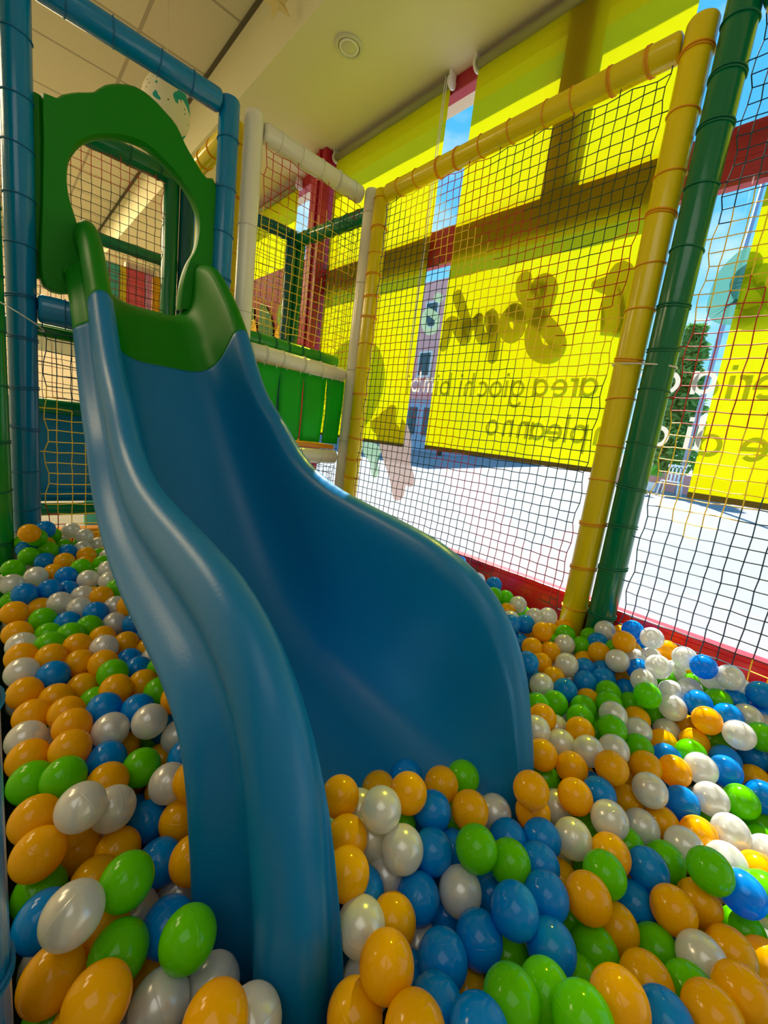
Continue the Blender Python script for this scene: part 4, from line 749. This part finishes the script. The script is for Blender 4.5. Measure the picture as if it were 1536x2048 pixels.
'48s3nx46x4pk49548f41b5c84934q256f4a94bc4zl48z4rm3qy4614ly3gg45u51c4m54a844r4iz4704jk4m34904lt4ij48r4vk3c446q4ax52l49340g5af4983zj3rb46f4m25084a14o73ky45r42g54848u4bn4os4844zb494490'
'49j57t4974r04rr49c4bb5fc4913we57d4964gx3yx46b4ot53r4a83zf3ca46a4zn4fw49a4ow3u845z3yn3ua4664as4v64854le5ar49x4gv55y48r42l4o247b4w353w4ay49j4n647h4zv53n4bu4vg4lb49j50u4ob4ap4dr59m48s'
'4jp53u49v4ev3pg46c3yi3h045y4ht4q047p4oy4kz48g4os57o49s4g13l146948f3jn46946h4jh46u47t3q046841m3ar45z4ar5by48u3yb3pg4644ks4uo4974rm5g049y47g3mv46951r41c49g4344ad4654no52549p4gp51w48j'
'3z03e145x4tm5ce4ad4ex3h746a4yp4ry4ao4ok43246w4y14dp4964bo4ls47d4xd4nm49n4qm3a745348x4wi47w4t04eh48m4693qy45u51x3ok4743wj3pz45q49m4ho46r4fr3wp4504hc4gq46t4ya5ad4b64u14aa4874tz4ma48u'
'4nt3g94524az3vn46i3yo5c149a43i5d447v48r4q547d4dy46p46g4wt4wg4a84tv58d4a541p3fj45n4h25c048b42s3zt47845a51l47f4ys3j646m4ue3p445y4n554b49l4xm4j749a4bq4tc47l4783wr4773zc3zy45l4ur5664ae'
'49s51i4854qq3t544x4493in45u4jm40y45d49g56m47v4yh3a44604qq3lq44h48r3bk45f4fx3fn45n4dh4dc46f4cf5ag47t4uv3jp45c3z354a4784t444v46c4gf5ac47z4wz3za46y4ls48145o51h4vs4ad44g4ba45c45a3pe45d'
'43m4vn4784sd4fv47k46m5bm47l4vz43q47i4w23u946n4n34e647b4ea41s45y4m03d144e4y34qh49k4ff4h046g4ql49b46y5083ab46f3xg51e47a3yp5a148s4yf4tg49p4eq4ir46i3xq3r84574jk4su4854e63zd44s43741a469'
'48k4ey46h4j94gt47d4um47h46g4p74ov47v49f3qt4544903zv4574pt43f45i4ln3ia4424aa4lt46647852k46k3w545845k4fj53c47g4ce56n47h4f647p45j4yf50z49x4u13yw45j4fr5d347k4pl3d144741h5cm47b4hz55747j'
'42p4zk4724mk52z48j3x54y246t43v3gh45450u4u249w4y542247z4dr3jy4504sk3t144b4jh4dk46r4zp3gl45v46g3gb44z4rc4qd47n4xq58649v4lq3gh4424f14xv4704jx3rz44j47f4wu46y4n44ae46a4e844q45c4783a7453'
'4qk4jx4744i74ai45c4sk50148p4dz51u47d4d24s146o4164po4683vs4ed45l4p63vr44o45d3u94524yy4xo49p4jv3mr44750e40j47y51s4hi48a40o57e47e4dq4z747851v56l4ag'),
'W': ('4m14lj49x4ie4yp4b24bw59e4af4g23hd47v4r151q4bb4a43ro48z4ig5734be4kl3nn4714vi3sm4954s74rt4as4wq5df4cn4in3n846w4xu5784cv4213b047t4g952d4ae4y43bq48h4ni4yz4b449t4v049p46o4va49s4la4vb4at'
'40z3qq47r4a65ee4ac4gx4to49k46v5az49t49h3ee47z46s3f747s43k3kc47y3yy3d647s4hl5av4ae4ft54w4ab4kj4dr49h4dc3f047z42o4bh48044v3wa49f4wq3ko48451v55g4dh4h74du48j4uu5614ca4l64fq49q4h43fw47i'
'4qa5b54bi3vx3zn47s3xg43r4904jn4it49y44h3br4824gc4x549t3wz3y647j4kj47z48o4v93r24895035bo4dc4kr4ms4a94xs5bu4cv44x4uw4984f45894ab4zz4x74ct50v4kx4bg4rs3gq47351m3qo49d4jy3eh46y4dx5e54ac'
'4k24ou4ab3z83ke47p50658g4da4033xb47j4c05634ae4f03a447s4kz5dk4bc4lv51k4bc4uf52o4c351s3ib48v4ub4ki4aq47l5d34af4ni47q48g4143i447k4w74lb4b64644xm49r48h5fr4ad4yx52i4cv45q56z49t4ws4vu4c7'
'4ob4a549a50p51l4d43xq40b47h40r3cz47p43747u49042i3t647j4hq4bv48d46i3uo4975093cs48w4q34uy4av4tw3jh47e4tu4xy4bh4uu4pj4ba3xj3h047j4vi4x24bv4y93ha48j4893r947t4pg4m34ac4z44qy4c444f3uj47y'
'4nj5ah4be4zj3lu48s51l53o4dg4f14tb49k3vt44i48v47p3p947v51i3ol4934yj59y4cy4hs54u4a94iw4ah49948m3sm4994hq4rg49i4kc53q4bl4s34hy4a74e03hi47t4p64c749g4604rn48u4ry4uq4az4hs3i347m4xo3m748f'
'4hq4lw48y4ur5g94c34m43im46y4xk5164ck4v43er47u4uu4mg4as48f54g4aa51n5ar4dg4hk44o47y4nr3br47240j3ub47m4i93k746v4pp3md46v4023o547k47o3ih47r4ls5fr4bl4n84il49y3xl3js4784uq5084bo4654nw484'
'45x3js47m4ay4qi4964j94v44ag4wv5ae4cb4m048747l4dx54q4a24pg5g14b24ij5gd4b34fo50r49u4bm3f647j47e4qj4964tx3q447i4ni50v4az4s94yg4aq51m3bo48f45j4kx47e4ba3kx47d4nn55q4am4vq4ji4a63vv3hd46v'
'4w65784bo51h3dz4894m75384ap43746g47s43e4z849842f3ja46v4o23a64694fg46m47g50i56e4cs4gi4sf48c40c5814914cl4n947w45l3di46l4rw5bw4aj46y52448a4r14i548r4z24c749d4ye3ky47c4z75134br3we3ob46f'
'4ch5bm49847c3bl46m5184q64b54ft3iv46t4ve3gm46q4mi4fd48k4ev48h4774oc4dc48b4a84sg48c4s64mg49344o3my46q4m846g46v4i050r4914o23rq4684ug4o549x4s45814af45t3tt46r5013n247k44b48n47t47s4xq48o'
'4343pp46i4q64fr48k3w855h48p4ix3lu45s4ea51p4954uy5da4ba4p75144a64ye54o4bs4093gy46g4ra59m4ak4393rz46e4313lb46g4wz3ae4754kc3p54614xr3qn47i4n04ai48341g3mp46i4b156x48o4g93s94673vw50z489'
'4rv53v4a44wj50n4av4yo5824bi4r54w349e40s4uy47w41v5f54934cz3p546a4xo47z48l44u3l346f4tc3uw46s4op3hu45b51d52m4bt4dh57448v4ce3k64664k64nr48r3zb3ag4604ui3sz46h45n56g4824k555l49v49z3f346c'
'46y4m547k4hq4ud4834jf5bv49v45w4zw47t4gu3bz46a4vo4yw4ai45q53k4804za5bt4bl4oc41e47n43s55o48a4za3c34754q55eu49w4ml3u745w4cn4yg48g40m4ry47o4ru40246y4rq3k045i4pb3ps45h4ce5dk48u4ux51r4ak'
'4uj4go48s3w041246740v3ux45u4qn4op48y41k50l48e4fu4u34843w34yx4864jy3yg45s4dl3fo46b3wl3it4624jt4jq48d4ql4dz47x3vw4pw47t49b54m48o4i04el46y3y33yr4644rs3hy45k4se3oa45p4sg3bp45n4vc4t449x'
'4y13hd46r4se45o47t4f23dt46g46t3ks46f45f5d14874mu3hz45f4i35ac48q4ns3ya46l4qa5c749s4d93vt45w51t4k449n4cr40y46e4ni4p748p42k4sa47551e3wa48u4sx4wg49h4tq3xp46w40b3t445n4ox3n34504i04cl46c'
'5105804bd4pj47r47945t58s47z4n74uf48k4ew3ng45u4hk4kz4734gk4im46u4dp54b48a4nx5d649e43w4tt46u4g145946a4t73re45a4qr52h49c5044dm48d4zq4w14at4n44l948443d4hs46k4u34zb49r3vu4ae46h4hl4wr47y'
'4y03vn48i4qj57x49d4763uu47d4ll3sb45e4ih3fr44y46j4ho46q4dd4hk46j4lk4b147649u5ab4874i65ej48c44n40646r4in56j49e4n85bb49j4l63lh44z51x3af4723zv4o34784ol4fz47q4ez4r647d4it3ny4524tl53b4a3'
'4fa3au45x4wi46r47e4514gk46l50g3ey46y4hx4ob47544k45r46u4xx4he49a4rm47e47d4za56c4b53wo5bz49e4jj4ph47x4om46s46246540a4584ma3ow44v4nv4rq48544h4la45o4084zn47l51o4ct47u4d34fr46f4p83jh44k'
'4ld4h747b4o23an44i4rf55x4964f24ew46c4kn5754914kg44145o4s33w845y4dc4p746r4w53ic45r4y93m84604n94z048u3vt59z48z4e43ce45d49c3y34604t24ja47x41r56147v4nu5fp48z43y4o54644pd3ry44v44r4x2476'
'4g94q046r4hw3sn44r4it3hw44g4zs3vj48e4yt3xj49340g5g448j4se49e47350s3u04814a23ko45d50b4lg48w43y53a46o4uo3lh45a4ts5e449s41q3jv4564pq4qy48c4tk5g649m3yb4ef45w4rh43v4623x33vg4564dv4ls46l'
'4lu4nw4804v63f345b46g5ff47r3zw5bj47x4vh5cg49r4pv41246k4we3qf45z4m83yd4544ap58u47m44h4z346y4sa4bu4744764b246041b3yx46l4fu3qd44w4r93br44a4tg3e644o47t4gl4604lt45945e4393qn44z3vv4ri46s'
'4193qa44r4084664574053f444v4fl51247a4rf4my47i42y5fl47k42j3uo44s4wa3xg46j4zw4qw49d50252f4ai4ix3vm4504rc5es48j3w640144q45v3ix4514c84va4724l83aa4444hm50v4783wx47645x3wy3o144p4e23xe44x'
'3xs4uy46o4zg3rh47a3vt52346v4tk5b049840f3bg44t4hp3kl44r4b53j54534bj53u47l4h85g547i48155i47i51o3n24624p03zi4583zm3pi44v4bs4z046z4hg3a644t4jf4uy4814u94tb48h4ql4b346n4mx4fz46x4923m844x'),
}
def dec(s): return [tuple((int(s[i+k:i+k+3], 36)-5000)/1000. for k in (0, 3, 6)) for i in range(0, len(s), 9)]
def proj(p):
    q = (p[0], p[1], p[2]-CAM_H); c = [sum(RR[k][a]*q[a] for a in range(3)) for k in range(3)]
    return 768+F_PX*c[0]/c[2], 1024+F_PX*c[1]/c[2], c[2]
vis = []; rest = []
for k, s in TOP.items():
    for p in dec(s):
        u, v, d = proj(p); r_ = F_PX*D/2/d
        if -r_*.5 < u < 1536+r_*.5 and v < 2048+r_*.6: vis.append((d, k, p, u, v))
        else: rest.append((k, p))
vis.sort(key=lambda e: e[0]); rest += [(e[1], e[2]) for e in vis[300:]]; vis = vis[:300]
for k, s in LOW.items(): rest += [(k, p) for p in dec(s)]
COLN = {'O': 'orange', 'G': 'lime green', 'B': 'blue', 'W': 'pearly white'}
def region(p):
    x, y = p[0], p[1]
    if x < .33 and y > .30-0.0 and not (x > .27 and y < .55): 
        return ('left of the slide', 'nearest stretch' if y < .62 else ('second stretch' if y < .95 else ('third stretch' if y < 1.35 else 'farthest stretch')))
    if x < .80 and y < .62:
        return ('in front of the slide mouth', 'front part' if y < .22 else ('middle part' if y < .36 else 'back part'))
    return ('right of the slide', ('window side' if x > 1.22 else ('middle strip' if x > 1.0 else 'slide side'))+(' front' if y < .10 else (' middle' if y < .36 else ' back')))
cells = {}
for e in vis: cells.setdefault((region(e[2]), e[1]), []).append(e)
proto = {}
for k in 'OGBW':
    b = MB(); sphere(b, (0, 0, 0), D/2, 32, 20); me = b.build('plastic_ball', BM[k]); proto[k] = me
ORD = ['lowest', 'second-lowest', 'third-lowest', 'fourth-lowest', 'fifth-lowest', 'sixth-lowest', 'seventh-lowest', 'eighth-lowest', 'ninth-lowest', 'tenth-lowest', 'eleventh-lowest', 'twelfth-lowest', 'thirteenth-lowest', 'fourteenth-lowest', 'fifteenth-lowest', 'sixteenth-lowest']
used = set()
for (reg, k), L in sorted(cells.items(), key=lambda q: str(q[0])):
    L.sort(key=lambda e: -e[4])
    for i, e in enumerate(L):
        o = proto[k] if k not in used else proto[k].copy()
        if k in used: C.objects.link(o)
        used.add(k); o.location = e[2]; o.rotation_euler = (random.uniform(0, 6.28), random.uniform(0, 6.28), random.uniform(0, 6.28))
        if len(L) == 1: lb = 'the only %s plastic ball in the %s %s' % (COLN[k], reg[1], reg[0])
        else: lb = '%s %s plastic ball in the %s %s' % (ORD[min(i, 15)], COLN[k], reg[1], reg[0])
        tag(o, lb, 'ball', 'plastic balls in the ball pit')
b = MB(); KI = {'O': 0, 'G': 1, 'B': 2, 'W': 3}
for k, p in rest: sphere(b, p, D/2, 20, 12, KI[k])
BS = []
for k in 'OGBW':
    BS.append(BM[k])
o = b.build('loose_balls', BS, None, True); o['kind'] = 'stuff'
tag(o, 'remaining small orange, green, blue and white plastic balls filling the pit', 'balls')
